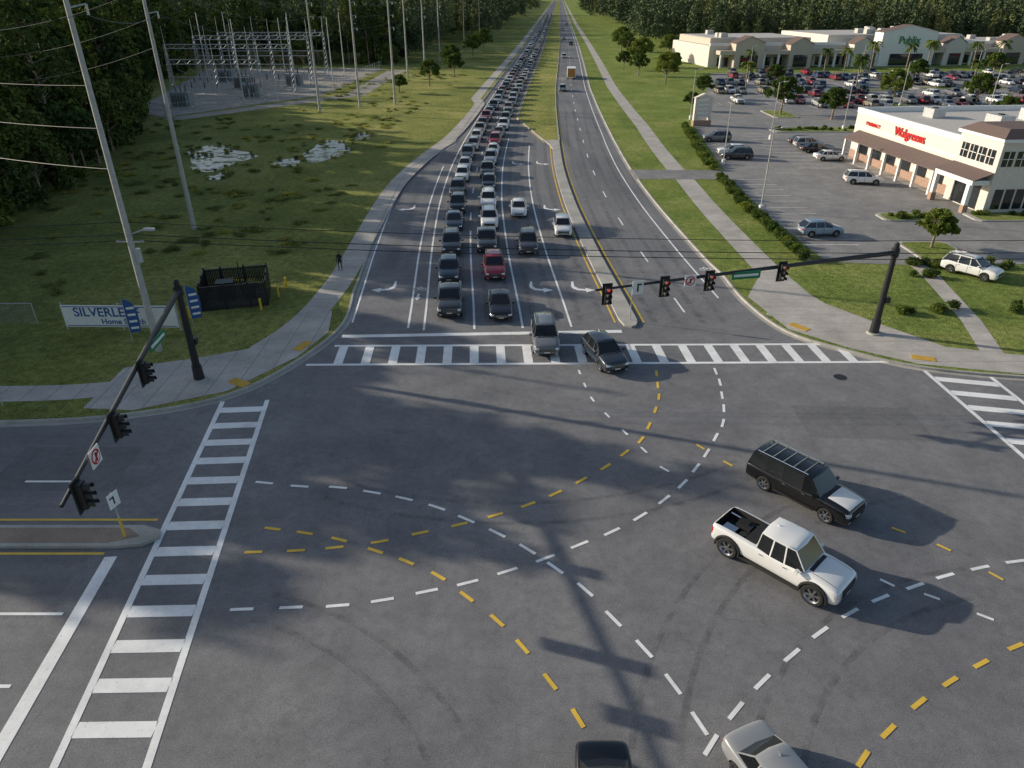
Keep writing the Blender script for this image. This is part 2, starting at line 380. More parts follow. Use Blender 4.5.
def bike(x,y):
    for dx in (-.28,.28):
        ring=[(x+dx*1.0+.22*math.cos(a),y+.3*math.sin(a)) for a in [i*math.pi/5 for i in range(11)]]
        ribbon(W,ring,.07,ZM,0)
    ribbon(W,[(x-.28,y+.02),(x,y+.55),(x+.28,y+.02)],.08,ZM+.004,0)
    W.poly([(x-.1,y-1.1,ZM),(x+.1,y-1.1,ZM),(x+.1,y-1.9,ZM),(x+.3,y-1.9,ZM),(x,y-2.5,ZM),(x-.3,y-1.9,ZM),(x-.1,y-1.9,ZM)],0)
bike(C(58)-2.65,57); bike(C(60)+23.0,62)
W.obj('white_road_markings',[WHT],0); Y_.obj('yellow_road_markings',[YEL],0)
mb=MB(); mb.cyl((21.6,41.2,.001),(21.6,41.2,.01),.42,.42,0,20); mb.obj('manhole_cover',[BLK])
mb=MB()
for pts in ([(17,34),(24,33.6),(24.1,37.2),(17.1,37.6)],[(-27,29),(-20.5,29),(-20.5,33),(-27,33)]):
    mb.poly([(x,y,.004) for x,y in pts],0)
mb.obj('asphalt_patch',[PATCHM],0)
TM=asphalt('tyre_mark',(.06,.06,.062),(.10,.10,.10),(1,1,1),False)
nt=TM.node_tree; b=nt.nodes['Principled BSDF']; al=ramp(nt,noise(nt,mapped(nt,(1,1,1)),1.2,5,.7),[(.40,0),(.8,.42)]); nt.links.new(al,b.inputs['Alpha'])
mb=MB()
for k,(cx,cy,rr,a0,a1) in enumerate([(22,8,14,1.7,3.0),(22,8,15.6,1.7,3.0),(-14,8,13,.1,1.3),(-14,8,14.5,.1,1.3),(24,10,19,1.8,2.9),(24,10,20.6,1.8,2.9),(0,50,22,4.3,5.3),(0,50,23.5,4.3,5.3),(26,6,11,1.8,2.8),(26,6,12.3,1.8,2.8)]):
    ribbon(mb,[(cx+rr*math.cos(a0+(a1-a0)*i/24),cy+rr*math.sin(a0+(a1-a0)*i/24)) for i in range(25)],.25,.005+.0003*k,0)
for d in (-.85,.85,2.8,4.5,6.4,8.1,10,11.7,15.6,17.3,19.3,21):
    ribbon(mb,off(d,50,160),.5,.005,0)
mb.obj('tyre_marks',[TM],0)
# ------------------------------------------------------------------ vehicles
PAINT=carpaint('car_paint')
GLASS=plain('car_glass',(.012,.014,.016),.05,var=0,spec=.8)
DARK=plain('dark_plastic',(.02,.02,.02),.6,var=0)
CHR=plain('chrome',(.6,.6,.6),.2,1,var=0)
HEAD=plain('headlight',(.7,.72,.75),.12,.2,coat=1,var=0)
TAIL=plain('taillight',(.35,.01,.01),.2,coat=1,var=0)
TIRE=plain('tyre',(.02,.02,.02),.9,var=0)
RIM=plain('wheel_rim',(.42,.43,.45),.3,.9,var=0)
SEAM=plain('panel_gap',(.006,.006,.006),.8,var=0)
PLATE=plain('number_plate',(.6,.6,.58),.5,var=0)
CM=[PAINT,GLASS,DARK,CHR,HEAD,TAIL,TIRE,RIM,SEAM,PLATE,WHITE]
def car_mesh(name,st,gh,wx,wr,ww=.24,bed=None,rails=False,grille=(.55,.5,.78),hl=None,tl=None,doors=(),whood=False,extra=None,door_b=None,step=False,flare=False):
    hwmax=max(s[3] for s in st)
    bm=bmesh.new(); rings=[]
    for (x,zl,zs,hw,zc) in st:
        half=[(0,zl),(hw*.86,zl),(hw*.965,zl+.1),(hw,zl+.5*(zs-zl)),(hw*.975,zs-.10),(hw*.93,zs-.01),(hw*.72,zs+(zc-zs)*.7),(0,zc)]
        ring=[(y,z) for y,z in half]+[(-y,z) for y,z in half[-2:0:-1]]
        rings.append([bm.verts.new((x,y,z)) for y,z in ring])
    n=len(rings[0])
    for a,b_ in zip(rings,rings[1:]):
        for i in range(n): bm.faces.new((a[i],a[(i+1)%n],b_[(i+1)%n],b_[i]))
    bm.faces.new(rings[0][::-1]); bm.faces.new(rings[-1])
    bmesh.ops.recalc_face_normals(bm,faces=bm.faces)
    me=bpy.data.meshes.new('t'); bm.to_mesh(me); bm.free()
    for m in CM: me.materials.append(m)
    o=place('t',me); c=MB()
    for x in wx:
        for s in (-1,1): c.cyl((x,s*(hwmax-.27),wr),(x,s*(hwmax+.3),wr),wr+.06,wr+.06,2,24)
    if bed: c.box(((bed[0]+bed[1])/2,0,bed[2]+1),(abs(bed[1]-bed[0]),bed[3]*2,2),2)
    cm=c.mesh('c',CM,0); co=place('c',cm)
    s=o.modifiers.new('s','SUBSURF'); s.levels=2; s.render_levels=2
    bo=o.modifiers.new('b','BOOLEAN'); bo.object=co; bo.operation='DIFFERENCE'; bo.solver='EXACT'
    dg=bpy.context.evaluated_depsgraph_get(); dg.update()
    bme=bpy.data.meshes.new_from_object(o.evaluated_get(dg))
    bpy.data.objects.remove(o); bpy.data.objects.remove(co)
    V=[tuple(v.co) for v in bme.vertices]; Fc=[tuple(p.vertices) for p in bme.polygons]; Mi=[p.material_index for p in bme.polygons]
    bvh=BVHTree.FromPolygons(V,Fc)
    mb=MB(); mb.v=list(V); mb.f=list(Fc); mb.m=list(Mi)
    def decal(dirn,a0,a1,b0,b1,mi,na=4,nb_=3,o_=.012):
        pts=[]
        for i in range(na+1):
            for j in range(nb_+1):
                a=a0+(a1-a0)*i/na; b_=b0+(b1-b0)*j/nb_
                if dirn=='F': og,d=Vector((5,a,b_)),Vector((-1,0,0))
                elif dirn=='B': og,d=Vector((-5,a,b_)),Vector((1,0,0))
                elif dirn=='L': og,d=Vector((a,5,b_)),Vector((0,-1,0))
                elif dirn=='R': og,d=Vector((a,-5,b_)),Vector((0,1,0))
                else: og,d=Vector((a,b_,5)),Vector((0,0,-1))
                h=bvh.ray_cast(og,d)[0]
                if h is None: return
                pts.append(h-d*o_)
        mb.add(pts,[(i*(nb_+1)+j,(i+1)*(nb_+1)+j,(i+1)*(nb_+1)+j+1,i*(nb_+1)+j+1) for i in range(na) for j in range(nb_)],mi)
    xf=st[0][0]; hw=hwmax
    g=grille; decal('F',-g[0],g[0],g[1],g[2],2,8,3,.015)
    for k in range(3):
        z=g[1]+(g[2]-g[1])*(k+.5)/3; decal('F',-g[0]*.95,g[0]*.95,z-.012,z+.012,3,8,1,.024)
    decal('F',-.6,.6,g[1]-.22,g[1]-.08,2,8,2,.015)
    h=hl or (.58,.86,.68,.82)
    t=tl or (.6,.88,.75,.98)
    for s in (-1,1):
        a,b_=sorted((s*h[0]*hw,s*h[1]*hw)); decal('F',a,b_,h[2],h[3],4,5,3,.018)
        decal('F',*sorted((s*.6*hw,s*.78*hw)),g[1]-.2,g[1]-.1,4,3,2,.02)
        a,b_=sorted((s*t[0]*hw,s*t[1]*hw)); decal('B',a,b_,t[2],t[3],5,5,3,.018)
    decal('B',-.26,.26,.62,.75,9,3,2,.02); decal('B',-.75*hw,.75*hw,.36,.5,2,6,2,.012)
    decal('F',-.2,.2,g[1]-.06,g[1]+.04,9,2,2,.032)
    zbt=gh['zb']
    for x in doors:
        for s in 'LR': decal(s,x-.012,x+.012,.36,zbt-.02,8,1,6,.008)
    for i in range(len(doors)-1):
        x=doors[i+1]+.18
        for s in 'LR': decal(s,x-.09,x+.09,zbt-.17,zbt-.13,3 if not door_b else 2,2,1,.035)
    if doors:
        for s in 'LR': decal(s,doors[-1]-.0,doors[0]+.0,.30,.38,2,8,1,.012)
    cx=gh['cols'][0][0]
    for s in (-1,1): decal('T',cx+.15,xf-.25,s*.70*hw-.01,s*.70*hw+.01,8,8,1,.008)
    decal('T',cx-.02,cx+.16,-.62*hw,.62*hw,2,2,8,.01)
    if whood: decal('T',cx+.18,xf-.14,-.68*hw,.68*hw,10,12,10,.012)
    cols=gh['cols']; zb=gh['zb']-.06; zt=gh['zt']; hb=gh['hb']; ht=gh['ht']
    bm=bmesh.new(); nC=len(cols); BL={};TL={};RI={}
    for s in (-1,1):
        for i,(xb,xt) in enumerate(cols):
            tb=1-.06*(i==nC-1)-.05*(i==0)
            BL[s,i]=bm.verts.new((xb,s*hb*tb,zb)); TL[s,i]=bm.verts.new((xt,s*ht*tb,zt-.05))
            e=.10 if i==0 else (-.08 if i==nC-1 else 0)
            RI[s,i]=bm.verts.new((xt-e,s*ht*.84*tb,zt+.0))
    Cb=[bm.verts.new((cols[0][0]+.12,0,zb)),bm.verts.new((cols[-1][0]-.08,0,zb))]
    Ct=[bm.verts.new((cols[0][1]+.06,0,zt-.03)),bm.verts.new((cols[-1][1]-.04,0,zt-.03))]
    RC_=[bm.verts.new((cols[i][1]-(.10 if i==0 else (-.08 if i==nC-1 else 0)),0,zt+.035)) for i in range(nC)]
    wins=[]
    for i in range(nC-1):
        for s in (-1,1):
            f=bm.faces.new((BL[s,i],BL[s,i+1],TL[s,i+1],TL[s,i]))
            if i in gh['win']: wins.append(f)
            bm.faces.new((TL[s,i],TL[s,i+1],RI[s,i+1],RI[s,i])); bm.faces.new((RI[s,i],RI[s,i+1],RC_[i+1],RC_[i]))
    fr=[];bk=[]
    for s in (-1,1):
        fr.append(bm.faces.new((BL[s,0],TL[s,0],Ct[0],Cb[0]))); bk.append(bm.faces.new((BL[s,nC-1],TL[s,nC-1],Ct[1],Cb[1])))
        bm.faces.new((TL[s,0],RI[s,0],RC_[0],Ct[0])); bm.faces.new((TL[s,nC-1],RI[s,nC-1],RC_[-1],Ct[1]))
    bmesh.ops.recalc_face_normals(bm,faces=bm.faces)
    ctr=Vector((cols[1][0],0,(zb+zt)/2))
    for f in bm.faces:
        if (f.calc_center_median()-ctr).dot(f.normal)<0: f.normal_flip()
    for f in wins:
        bmesh.ops.inset_individual(bm,faces=[f],thickness=.045,depth=-.006); f.material_index=1
    for g2 in (fr,bk):
        bmesh.ops.inset_region(bm,faces=g2,thickness=.05,depth=-.006)
        for f in g2: f.material_index=1
    m2=bpy.data.meshes.new('g'); bm.to_mesh(m2); bm.free()
    mb.add([tuple(v.co) for v in m2.vertices],[tuple(p.vertices) for p in m2.polygons],0)
    for k,p in enumerate(m2.polygons): mb.m[len(mb.m)-len(m2.polygons)+k]=p.material_index
    for s in (-1,1):
        mb.box((cols[0][0]-.32,s*(hw+.1),gh['zb']+.07),(.12,.22,.16),0); mb.box((cols[0][0]-.385,s*(hw+.1),gh['zb']+.07),(.012,.18,.12),3)
        mb.cyl((cols[0][0]+.1,s*.1,zb+.075),(cols[0][0]-.12,s*.62,zb+.15),.012,.012,2,5)
    if rails:
        for s in (-1,1):
            mb.cyl((cols[0][1]-.25,s*ht*.88,zt+.05),(cols[-1][1]+.15,s*ht*.88,zt+.05),.025,.025,2 if rails==1 else 3,6)
            for x in (cols[0][1]-.25,cols[-1][1]+.15): mb.cyl((x,s*ht*.88,zt-.02),(x,s*ht*.88,zt+.05),.03,.03,2,6)
        if rails==2:
            for i in range(5):
                x=cols[0][1]-.5-(cols[0][1]-cols[-1][1]-.9)*i/4; mb.cyl((x,-ht*.88,zt+.06),(x,ht*.88,zt+.06),.022,.022,3,6)
    mb.cyl((cols[-1][1]+.35,.1,zt+.02),(cols[-1][1]+.2,.1,zt+.12),.03,.012,0,6)
    if step:
        for s in (-1,1): mb.box(((wx[0]+wx[1])/2,s*(hw-.02),.42),(wx[0]-wx[1]-1.1,.2,.05),2)
    if flare:
        for x in wx:
            for s in (-1,1):
                vs=[];fs=[];nn=14
                for k in range(nn+1):
                    a=-.15+(math.pi+.3)*k/nn
                    for (rr,yy) in ((wr+.055,hw-.06),(wr+.055,hw+.06),(wr+.13,hw+.05),(wr+.15,hw-.05)): vs.append((x+rr*math.cos(a),s*yy,wr+rr*math.sin(a)))
                for k in range(nn):
                    for q in range(3): fs.append((4*k+q,4*k+4+q,4*k+5+q,4*k+1+q))
                mb.add(vs,fs,2)
    for x in wx:
        for s in (-1,1):
            ex_=.06 if flare else 0
            y1=s*(hw-.02+ex_); y0=s*(hw-.02+ex_-ww)
            prof=[(y0,wr*.7),(y0,wr*.93),(y0+s*.03,wr),(y1-s*.03,wr),(y1,wr*.93),(y1,wr*.70),(y1-s*.03,wr*.66),(y1-s*.07,wr*.60)]
            nn=24; vs=[];fs=[]
            for (yy,rr) in prof:
                for k in range(nn): a=2*math.pi*k/nn; vs.append((x+rr*math.cos(a),yy,wr+rr*math.sin(a)))
            for q in range(len(prof)-1):
                for k in range(nn): fs.append((q*nn+k,q*nn+(k+1)%nn,(q+1)*nn+(k+1)%nn,(q+1)*nn+k))
            mb.add(vs,fs[:nn*5],6)
            mb.add(vs,fs[nn*5:],7)
            mb.cyl((x,y1-s*.09,wr),(x,y1-s*.085,wr),wr*.62,wr*.62,2,nn)
            for k in range(6):
                a=k*math.pi/3+.2; M=Matrix.Rotation(-a,4,'Y')
                cx_=x+wr*.33*math.cos(a); cz=wr+wr*.33*math.sin(a)
                mb.box((cx_,y1-s*.05,cz),(wr*.6,.035,wr*.16),7,M=M)
            mb.cyl((x,y1-s*.09,wr),(x,y1-s*.02,wr),wr*.15,wr*.13,7,10)
    if extra: extra(mb)
    mb.box(((wx[0]+wx[1])/2,0,.3),(wx[0]-wx[1]+1.2,hw*1.2,.18),2)
    return mb.mesh(name,CM,38)
V={}
V['suv']=car_mesh('suv',[(2.36,.36,.62,.70,.66),(2.33,.27,.82,.84,.9),(2.1,.22,.95,.93,1.02),(1.5,.22,1.02,.96,1.12),(1.0,.22,1.06,.965,1.16),(0,.22,1.07,.965,1.12),(-1.2,.22,1.09,.965,1.12),(-2.0,.24,1.1,.95,1.14),(-2.3,.3,1.08,.9,1.12),(-2.36,.38,.95,.82,.98)],
  dict(cols=[(1.12,.28),(.05,-.05),(-.95,-.95),(-2.3,-1.95)],zb=1.08,zt=1.72,hb=.91,ht=.71,win=(0,1,2)),(1.42,-1.4),.37,rails=1,doors=(.95,-.05,-1.0))
V['crossover']=car_mesh('crossover',[(2.25,.36,.6,.68,.64),(2.22,.26,.78,.82,.86),(2.0,.2,.9,.9,.97),(1.4,.2,.98,.93,1.08),(.95,.2,1.02,.935,1.12),(0,.2,1.03,.935,1.08),(-1.2,.2,1.06,.935,1.08),(-1.9,.24,1.08,.92,1.1),(-2.15,.3,1.04,.86,1.08),(-2.22,.38,.9,.78,.94)],
  dict(cols=[(1.1,.2),(.05,-.05),(-.9,-.9),(-2.15,-1.55)],zb=1.05,zt=1.62,hb=.88,ht=.67,win=(0,1,2)),(1.35,-1.3),.35,rails=0,doors=(.9,-.05,-.95))
V['sedan']=car_mesh('sedan',[(2.4,.34,.52,.66,.56),(2.37,.24,.66,.82,.72),(2.15,.18,.76,.9,.82),(1.5,.18,.85,.925,.94),(1.0,.18,.91,.93,1.0),(0,.18,.93,.93,.98),(-1.2,.18,.96,.93,.98),(-1.75,.2,.98,.92,1.03),(-2.2,.26,.98,.88,1.03),(-2.38,.34,.9,.8,.95)],
  dict(cols=[(1.15,.2),(.1,-.1),(-.85,-.8),(-1.75,-1.1)],zb=.95,zt=1.45,hb=.86,ht=.63,win=(0,1,2)),(1.42,-1.4),.33,doors=(.95,-.0,-.95),grille=(.45,.42,.6),hl=(.58,.9,.56,.68),tl=(.55,.9,.72,.86))
V['minivan']=car_mesh('minivan',[(2.5,.34,.6,.72,.64),(2.46,.24,.78,.86,.86),(2.2,.2,.92,.95,1.0),(1.7,.2,1.02,.98,1.14),(1.2,.2,1.07,.985,1.18),(0,.2,1.08,.985,1.12),(-1.5,.2,1.1,.985,1.12),(-2.3,.24,1.1,.97,1.12),(-2.5,.3,1.08,.9,1.12),(-2.54,.38,.95,.84,.98)],
  dict(cols=[(1.5,.5),(.45,.2),(-.8,-.8),(-2.45,-2.2)],zb=1.08,zt=1.74,hb=.92,ht=.74,win=(0,1,2)),(1.55,-1.5),.35,rails=1,doors=(1.1,.2,-.95))
V['big_suv']=car_mesh('big_suv',[(2.78,.42,.8,.78,.86),(2.74,.32,1.02,.93,1.08),(2.45,.28,1.1,1.0,1.17),(1.8,.28,1.14,1.01,1.25),(1.35,.28,1.15,1.01,1.25),(0,.28,1.14,1.01,1.18),(-1.6,.28,1.14,1.01,1.18),(-2.4,.3,1.15,1.0,1.18),(-2.7,.34,1.14,.96,1.18),(-2.76,.42,1.05,.9,1.08)],
  dict(cols=[(1.35,.65),(.35,.3),(-.75,-.75),(-1.65,-1.65),(-2.7,-2.5)],zb=1.14,zt=1.90,hb=.97,ht=.81,win=(0,1,2,3)),(1.72,-1.6),.40,ww=.27,rails=2,whood=True,grille=(.6,.62,.95),hl=(.64,.92,.8,.98),tl=(.82,.95,.85,1.15),doors=(1.25,.3,-.75),step=True)
def beditems(mb):
    mb.box((-1.12,0,1.18),(.5,1.5,.3),2); mb.box((-1.9,.25,.98),(.7,.55,.4),2); mb.box((-2.3,-.4,.95),(.6,.5,.35),3)
    mb.cyl((-1.6,-.5,.85),(-1.6,-.5,1.25),.18,.18,2,12); mb.box((-2.0,.35,1.2),(.5,.3,.1),8)
    mb.cyl((-1.5,.65,1.0),(-2.8,.55,1.15),.04,.04,3,6)
PK=[(2.95,.55,.9,.82,.94),(2.9,.42,1.1,.96,1.16),(2.6,.38,1.2,1.02,1.28),(1.9,.38,1.25,1.04,1.38),(1.5,.38,1.26,1.04,1.38),(0,.4,1.26,1.03,1.30),(-.7,.4,1.26,1.03,1.30),(-1.8,.42,1.32,1.04,1.36),(-2.8,.44,1.32,1.03,1.36),(-2.98,.5,1.25,.99,1.28)]
V['heavy_pickup']=car_mesh('heavy_pickup',PK,dict(cols=[(1.5,.85),(.55,.45),(-.1,-.1),(-.78,-.70)],zb=1.25,zt=2.06,hb=.98,ht=.80,win=(0,1,2)),(1.95,-2.0),.50,ww=.36,bed=(-.86,-2.86,.8,.80),grille=(.62,.72,1.08),hl=(.64,.93,.84,1.06),tl=(.84,.96,.85,1.2),doors=(1.35,.45,-.65),extra=beditems,step=True,flare=True)
V['pickup']=car_mesh('pickup',[(x*.95,zl*.85,zs*.92,hw*.96,zc*.92) for x,zl,zs,hw,zc in PK],dict(cols=[(1.42,.75),(.5,.4),(-.15,-.15),(-.75,-.66)],zb=1.17,zt=1.86,hb=.93,ht=.75,win=(0,1,2)),(1.85,-1.85),.40,ww=.28,bed=(-.9,-2.7,.72,.74),grille=(.6,.62,.95),hl=(.64,.93,.76,.94),tl=(.84,.96,.8,1.1),doors=(1.3,.4,-.68))
BLKc=(.006,.006,.007);DG=(.04,.043,.048);GR=(.17,.175,.18);SV=(.45,.46,.47);WH=(.84,.84,.82);BL=(.03,.07,.18);RD=(.35,.02,.03);NV=(.015,.03,.065);TN=(.35,.30,.22);LB=(.25,.33,.42)
def car(kind,x,y,head,col,name=None):
    return place(name or kind,V[kind],(x,y,.0),head,1,None,col)
S=-math.pi/2
car('heavy_pickup',11.7,23.5,math.radians(-46),WH,'pickup_truck')
car('big_suv',14.5,28.5,math.radians(-50),BLKc,'large_suv')
car('suv',2.35,46.2,S+.03,(.17,.18,.19),'suv')
car('crossover',6.3,43.6,S+.30,(.03,.04,.055),'crossover_car')
car('sedan',2.9,12.3,S,BLKc); car('sedan',8.55,13.0,S+.42,(.30,.31,.32))
def queue(d,ylist,kinds,cols):
    for k,y in enumerate(ylist):
        sl=(C(y+1)-C(y-1))/2
        car(kinds[k] if k<len(kinds) else R.choice(['suv','crossover','sedan','suv','minivan','pickup']),C(y)+d+R.uniform(-.25,.25),y+R.uniform(-.4,.4),S-math.atan(sl)+R.uniform(-.015,.015),cols[k] if k<len(cols) else R.choice([WH,WH,WH,SV,SV,GR,DG,BLKc,BLKc,BL,RD,TN,GR]))
def qy(a,n):
    out=[a]
    for i in range(n-1): out.append(out[-1]+7.4+R.uniform(-.5,.9)+(0 if i<14 else R.uniform(0,2.5)))
    return out
queue(0,qy(53.2,96),['pickup','crossover','suv','sedan','suv','suv','crossover','sedan','minivan','suv'],[DG,(.03,.045,.07),DG,NV,BLKc,DG,WH,SV,GR,SV,WH])
queue(3.6,qy(52.6,96),['sedan','suv','pickup','suv','suv','crossover','pickup','suv','sedan'],[BLKc,RD,DG,WH,WH,BLKc,DG,SV,WH,RD])
car('suv',C(67.5)+7.4,67.9,S,DG); car('sedan',C(80)+7.2,81,S,WH); car('crossover',C(73)+11.4,73.5,S,WH)
NH=math.pi/2
for (y,d,k,c) in [(232,17.5,'sedan',WH),(196,14.9,'suv',SV),(300,15,'suv',WH),(376,18.5,'suv',DG),(420,15,'sedan',SV),(520,15,'suv',WH),(610,18.5,'suv',SV),(700,15,'sedan',WH)]:
    car(k,C(y)+d,y,NH-.06,c)
mb=MB()
mb.box((-1,0,1.75),(6.2,2.4,2.5),0); mb.box((3.0,0,1.25),(1.9,2.2,1.5),3)
mb.add([(2.2,-1.05,2.0),(3.7,-1.05,2.0),(3.3,-1.0,2.7),(2.2,-1.0,2.7),(2.2,1.05,2.0),(3.7,1.05,2.0),(3.3,1.0,2.7),(2.2,1.0,2.7)],[(0,1,2,3),(7,6,5,4),(1,5,6,2),(3,2,6,7),(0,3,7,4)],1)
for x in (-2.8,2.9):
    for s in (-1,1): mb.cyl((x,s*.8,.48),(x,s*1.12,.48),.48,.48,2,20); mb.cyl((x,s*1.12,.48),(x,s*1.14,.48),.25,.25,0,12)
mb.box((3.99,0,1.1),(.04,1.3,.5),2); mb.box((-4.12,0,1.75),(.03,2.1,2.2),4)
place('box_truck',mb.mesh('box_truck',[WHITE,GLASS,TIRE,plain('orange_cab',(.45,.16,.04),.4),plain('orange_door',(.5,.22,.05),.5)]),(C(227)+17.3,227,0),NH-.06)
# ------------------------------------------------------------------ trees
def leafcloud(mb_v,mb_f,cent,rad,n,size,flat=1.0):
    P=NR.normal(size=(n,3)); P/= np.linalg.norm(P,axis=1)[:,None]; P*= (NR.rand(n,1)**.45); P=P*np.array(rad)+np.array(cent)
    for p in P:
        a=NR.normal(size=3); a/=np.linalg.norm(a); b=np.cross(a,NR.normal(size=3)); b/=np.linalg.norm(b)+1e-9
        s=size*(.6+.8*NR.rand()); o=len(mb_v)
        a=a*s; b=b*s*.55; a[2]*=flat
        mb_v.extend([tuple(p-a),tuple(p+b*.9),tuple(p+a),tuple(p-b*.9)]); mb_f.append((o,o+1,o+2,o+3))
def tree(name,h,kind,n_cl,leafn,size,fm,seed):
    R2=random.Random(seed); mb=MB(); lv=[];lf=[]
    bend=(R2.uniform(-.5,.5),R2.uniform(-.5,.5))
    def tp(t): return Vector((bend[0]*t*t*2,bend[1]*t*t*2,h*t))
    r0=.2 if kind=='pine' else .22
    topt=.97 if kind=='pine' else .55
    for i in range(8):
        a=i/8*topt;b=(i+1)/8*topt; mb.cyl(tp(a),tp(b),r0*(1-a*.85),r0*(1-b*.85),0,7,False)
    for i in range(n_cl):
        if kind=='pine':
            t=.45+.55*(i/n_cl)**.9; rad=(1-((t-.45)/.55))**.7*h*.17+.5; ang=R2.uniform(0,6.283); d=rad*R2.uniform(.35,1)
            base=tp(t-.03); tip=tp(t)+Vector((math.cos(ang)*d,math.sin(ang)*d,R2.uniform(-.2,.7)))
            mb.cyl(base,tip,.05,.02,0,4,False); leafcloud(lv,lf,tip,(h*.055,h*.055,h*.032),leafn,size)
        else:
            ph=R2.uniform(-.25,1); ang=R2.uniform(0,6.283); rr=h*.42*math.sqrt(max(.05,1-ph*ph))*R2.uniform(.45,1)
            tip=Vector((math.cos(ang)*rr,math.sin(ang)*rr,h*(.55+.38*ph)))
            if i%3==0: mb.cyl(tp(.3+.2*R2.random()),tip,.09,.02,0,5,False)
            leafcloud(lv,lf,tip,(h*.10,h*.10,h*.075),leafn,size)
    me0=len(mb.v); mb.v+=lv; mb.f+=[tuple(i+me0 for i in f) for f in lf]; mb.m+=[1]*len(lf)
    return mb.mesh(name,[BARK,fm],0)
PINES=[tree('pine%d'%i,h,'pine',44,32,.36,PINEF,i) for i,h in enumerate((16,18.5,21,17.5))]
OAKS=[tree('oak%d'%i,h,'oak',60,60,.24,OAKF,20+i) for i,h in enumerate((5.5,6.5,7.5))]
DEC=[tree('dec%d'%i,h,'oak',60,38,.38,PINEF,30+i) for i,h in enumerate((10,12.5))]
def bushmesh(name,rx,rz,n,size,fm,k=9):
    lv=[];lf=[]
    for i in range(k):
        a=R.uniform(0,6.28);d=R.uniform(0,rx*.7); leafcloud(lv,lf,(math.cos(a)*d,math.sin(a)*d,rz*R.uniform(.35,.7)),(rx*.45,rx*.45,rz*.4),n,size)
    me=bpy.data.meshes.new(name); me.from_pydata(lv,[],lf); me.materials.append(fm); me.update(); return me
BUSH=[bushmesh('bush%d'%i,1.6,1.8,70,.22,OAKF) for i in range(3)]
SHRUB=[bushmesh('shrub%d'%i,2.2,3.2,60,.35,PINEF) for i in range(2)]
REEDM=[bushmesh('reed%d'%i,1.3,.9,40,.14,REED) for i in range(3)]
PATCH=[]
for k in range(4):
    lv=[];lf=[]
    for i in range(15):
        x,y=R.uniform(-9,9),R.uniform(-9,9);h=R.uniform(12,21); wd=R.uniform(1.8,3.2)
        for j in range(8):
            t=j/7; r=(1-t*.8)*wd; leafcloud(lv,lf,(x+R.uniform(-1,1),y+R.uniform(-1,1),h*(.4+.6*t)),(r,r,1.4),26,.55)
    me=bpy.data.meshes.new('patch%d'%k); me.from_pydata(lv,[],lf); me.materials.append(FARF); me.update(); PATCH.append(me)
forest=empty('pine_forest')
EDGE=[(40,-53),(52,-54),(85,-57),(110,-62),(150,-73),(175,-95),(260,-107),(270,-44),(330,-36),(420,-28)]
def ex(Y): return lerp(Y,EDGE)
cnt=0
y=43.
while y<300:
    x=ex(y)
    k=0
    while x>-240 and x>-.72*y-95:
        st=3.1+min(5.0,k*.27)
        me=R.choice(PINES+DEC[:1] if k>1 else PINES+DEC)
        place('pine_tree',me,(x+R.uniform(-1.6,1.6),y+R.uniform(-1.6,1.6),0),R.uniform(0,6.28),R.uniform(.72,1.12),forest); cnt+=1
        if k<3 or y<50: place('understorey',R.choice(SHRUB),(x+R.uniform(-2,1.5),y+R.uniform(-2,2),0),R.uniform(0,6.28),R.uniform(.6,1.4),forest)
        x-=st; k+=1
    y+=3.6+ (y-43)*.016
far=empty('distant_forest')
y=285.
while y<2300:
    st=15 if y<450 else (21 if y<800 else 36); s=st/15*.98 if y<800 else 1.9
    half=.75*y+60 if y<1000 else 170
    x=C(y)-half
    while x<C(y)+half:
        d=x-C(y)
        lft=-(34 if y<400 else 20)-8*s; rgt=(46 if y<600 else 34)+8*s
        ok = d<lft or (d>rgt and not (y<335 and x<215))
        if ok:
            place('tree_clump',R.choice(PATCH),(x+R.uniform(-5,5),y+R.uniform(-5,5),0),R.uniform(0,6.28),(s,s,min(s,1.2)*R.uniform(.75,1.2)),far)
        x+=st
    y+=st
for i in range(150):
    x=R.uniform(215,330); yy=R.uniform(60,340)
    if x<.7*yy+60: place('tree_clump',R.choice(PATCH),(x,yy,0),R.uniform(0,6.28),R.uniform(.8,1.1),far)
PONDS=[(-44,110,4.4,8),(-48,117,3.2,4),(-29.5,117,3.4,8),(-33,108,2.2,3.4),(-26,129,1.8,3.6),(-40,99,1.4,2.3)]
scr=empty('meadow_scrub')
for i in range(1300):
    yy=R.uniform(50,240); x=R.uniform(ex(yy)-2,C(yy)-14)
    dens=.15+.85*(math.sin(x*.13+1)*math.sin(yy*.07)+.2>0)
    if yy>150 and x<-48: continue
    if yy<66 and x>-38: continue
    if any(((x-a)/(c+.8))**2+((yy-b_)/(d+5))**2<1 for a,b_,c,d in PONDS): continue
    if R.random()<dens*.6: place('scrub',R.choice(REEDM),(x,yy,ZT),R.uniform(0,6.28),(R.uniform(.4,1.2),R.uniform(.4,1.2),R.uniform(.15,.5)),scr)
WAT,nt,b=newmat('water'); b.inputs['Base Color'].default_value=(.06,.065,.055,1); b.inputs['Roughness'].default_value=.15; b.inputs['Specular IOR Level'].default_value=.5
bump(nt,b,noise(nt,mapped(nt,(1,1,1)),1.5,3),.2,.08)
al=ramp(nt,noise(nt,mapped(nt,(1,1,1)),.55,6,.75),[(.44,0),(.50,1)]); nt.links.new(al,b.inputs['Alpha'])
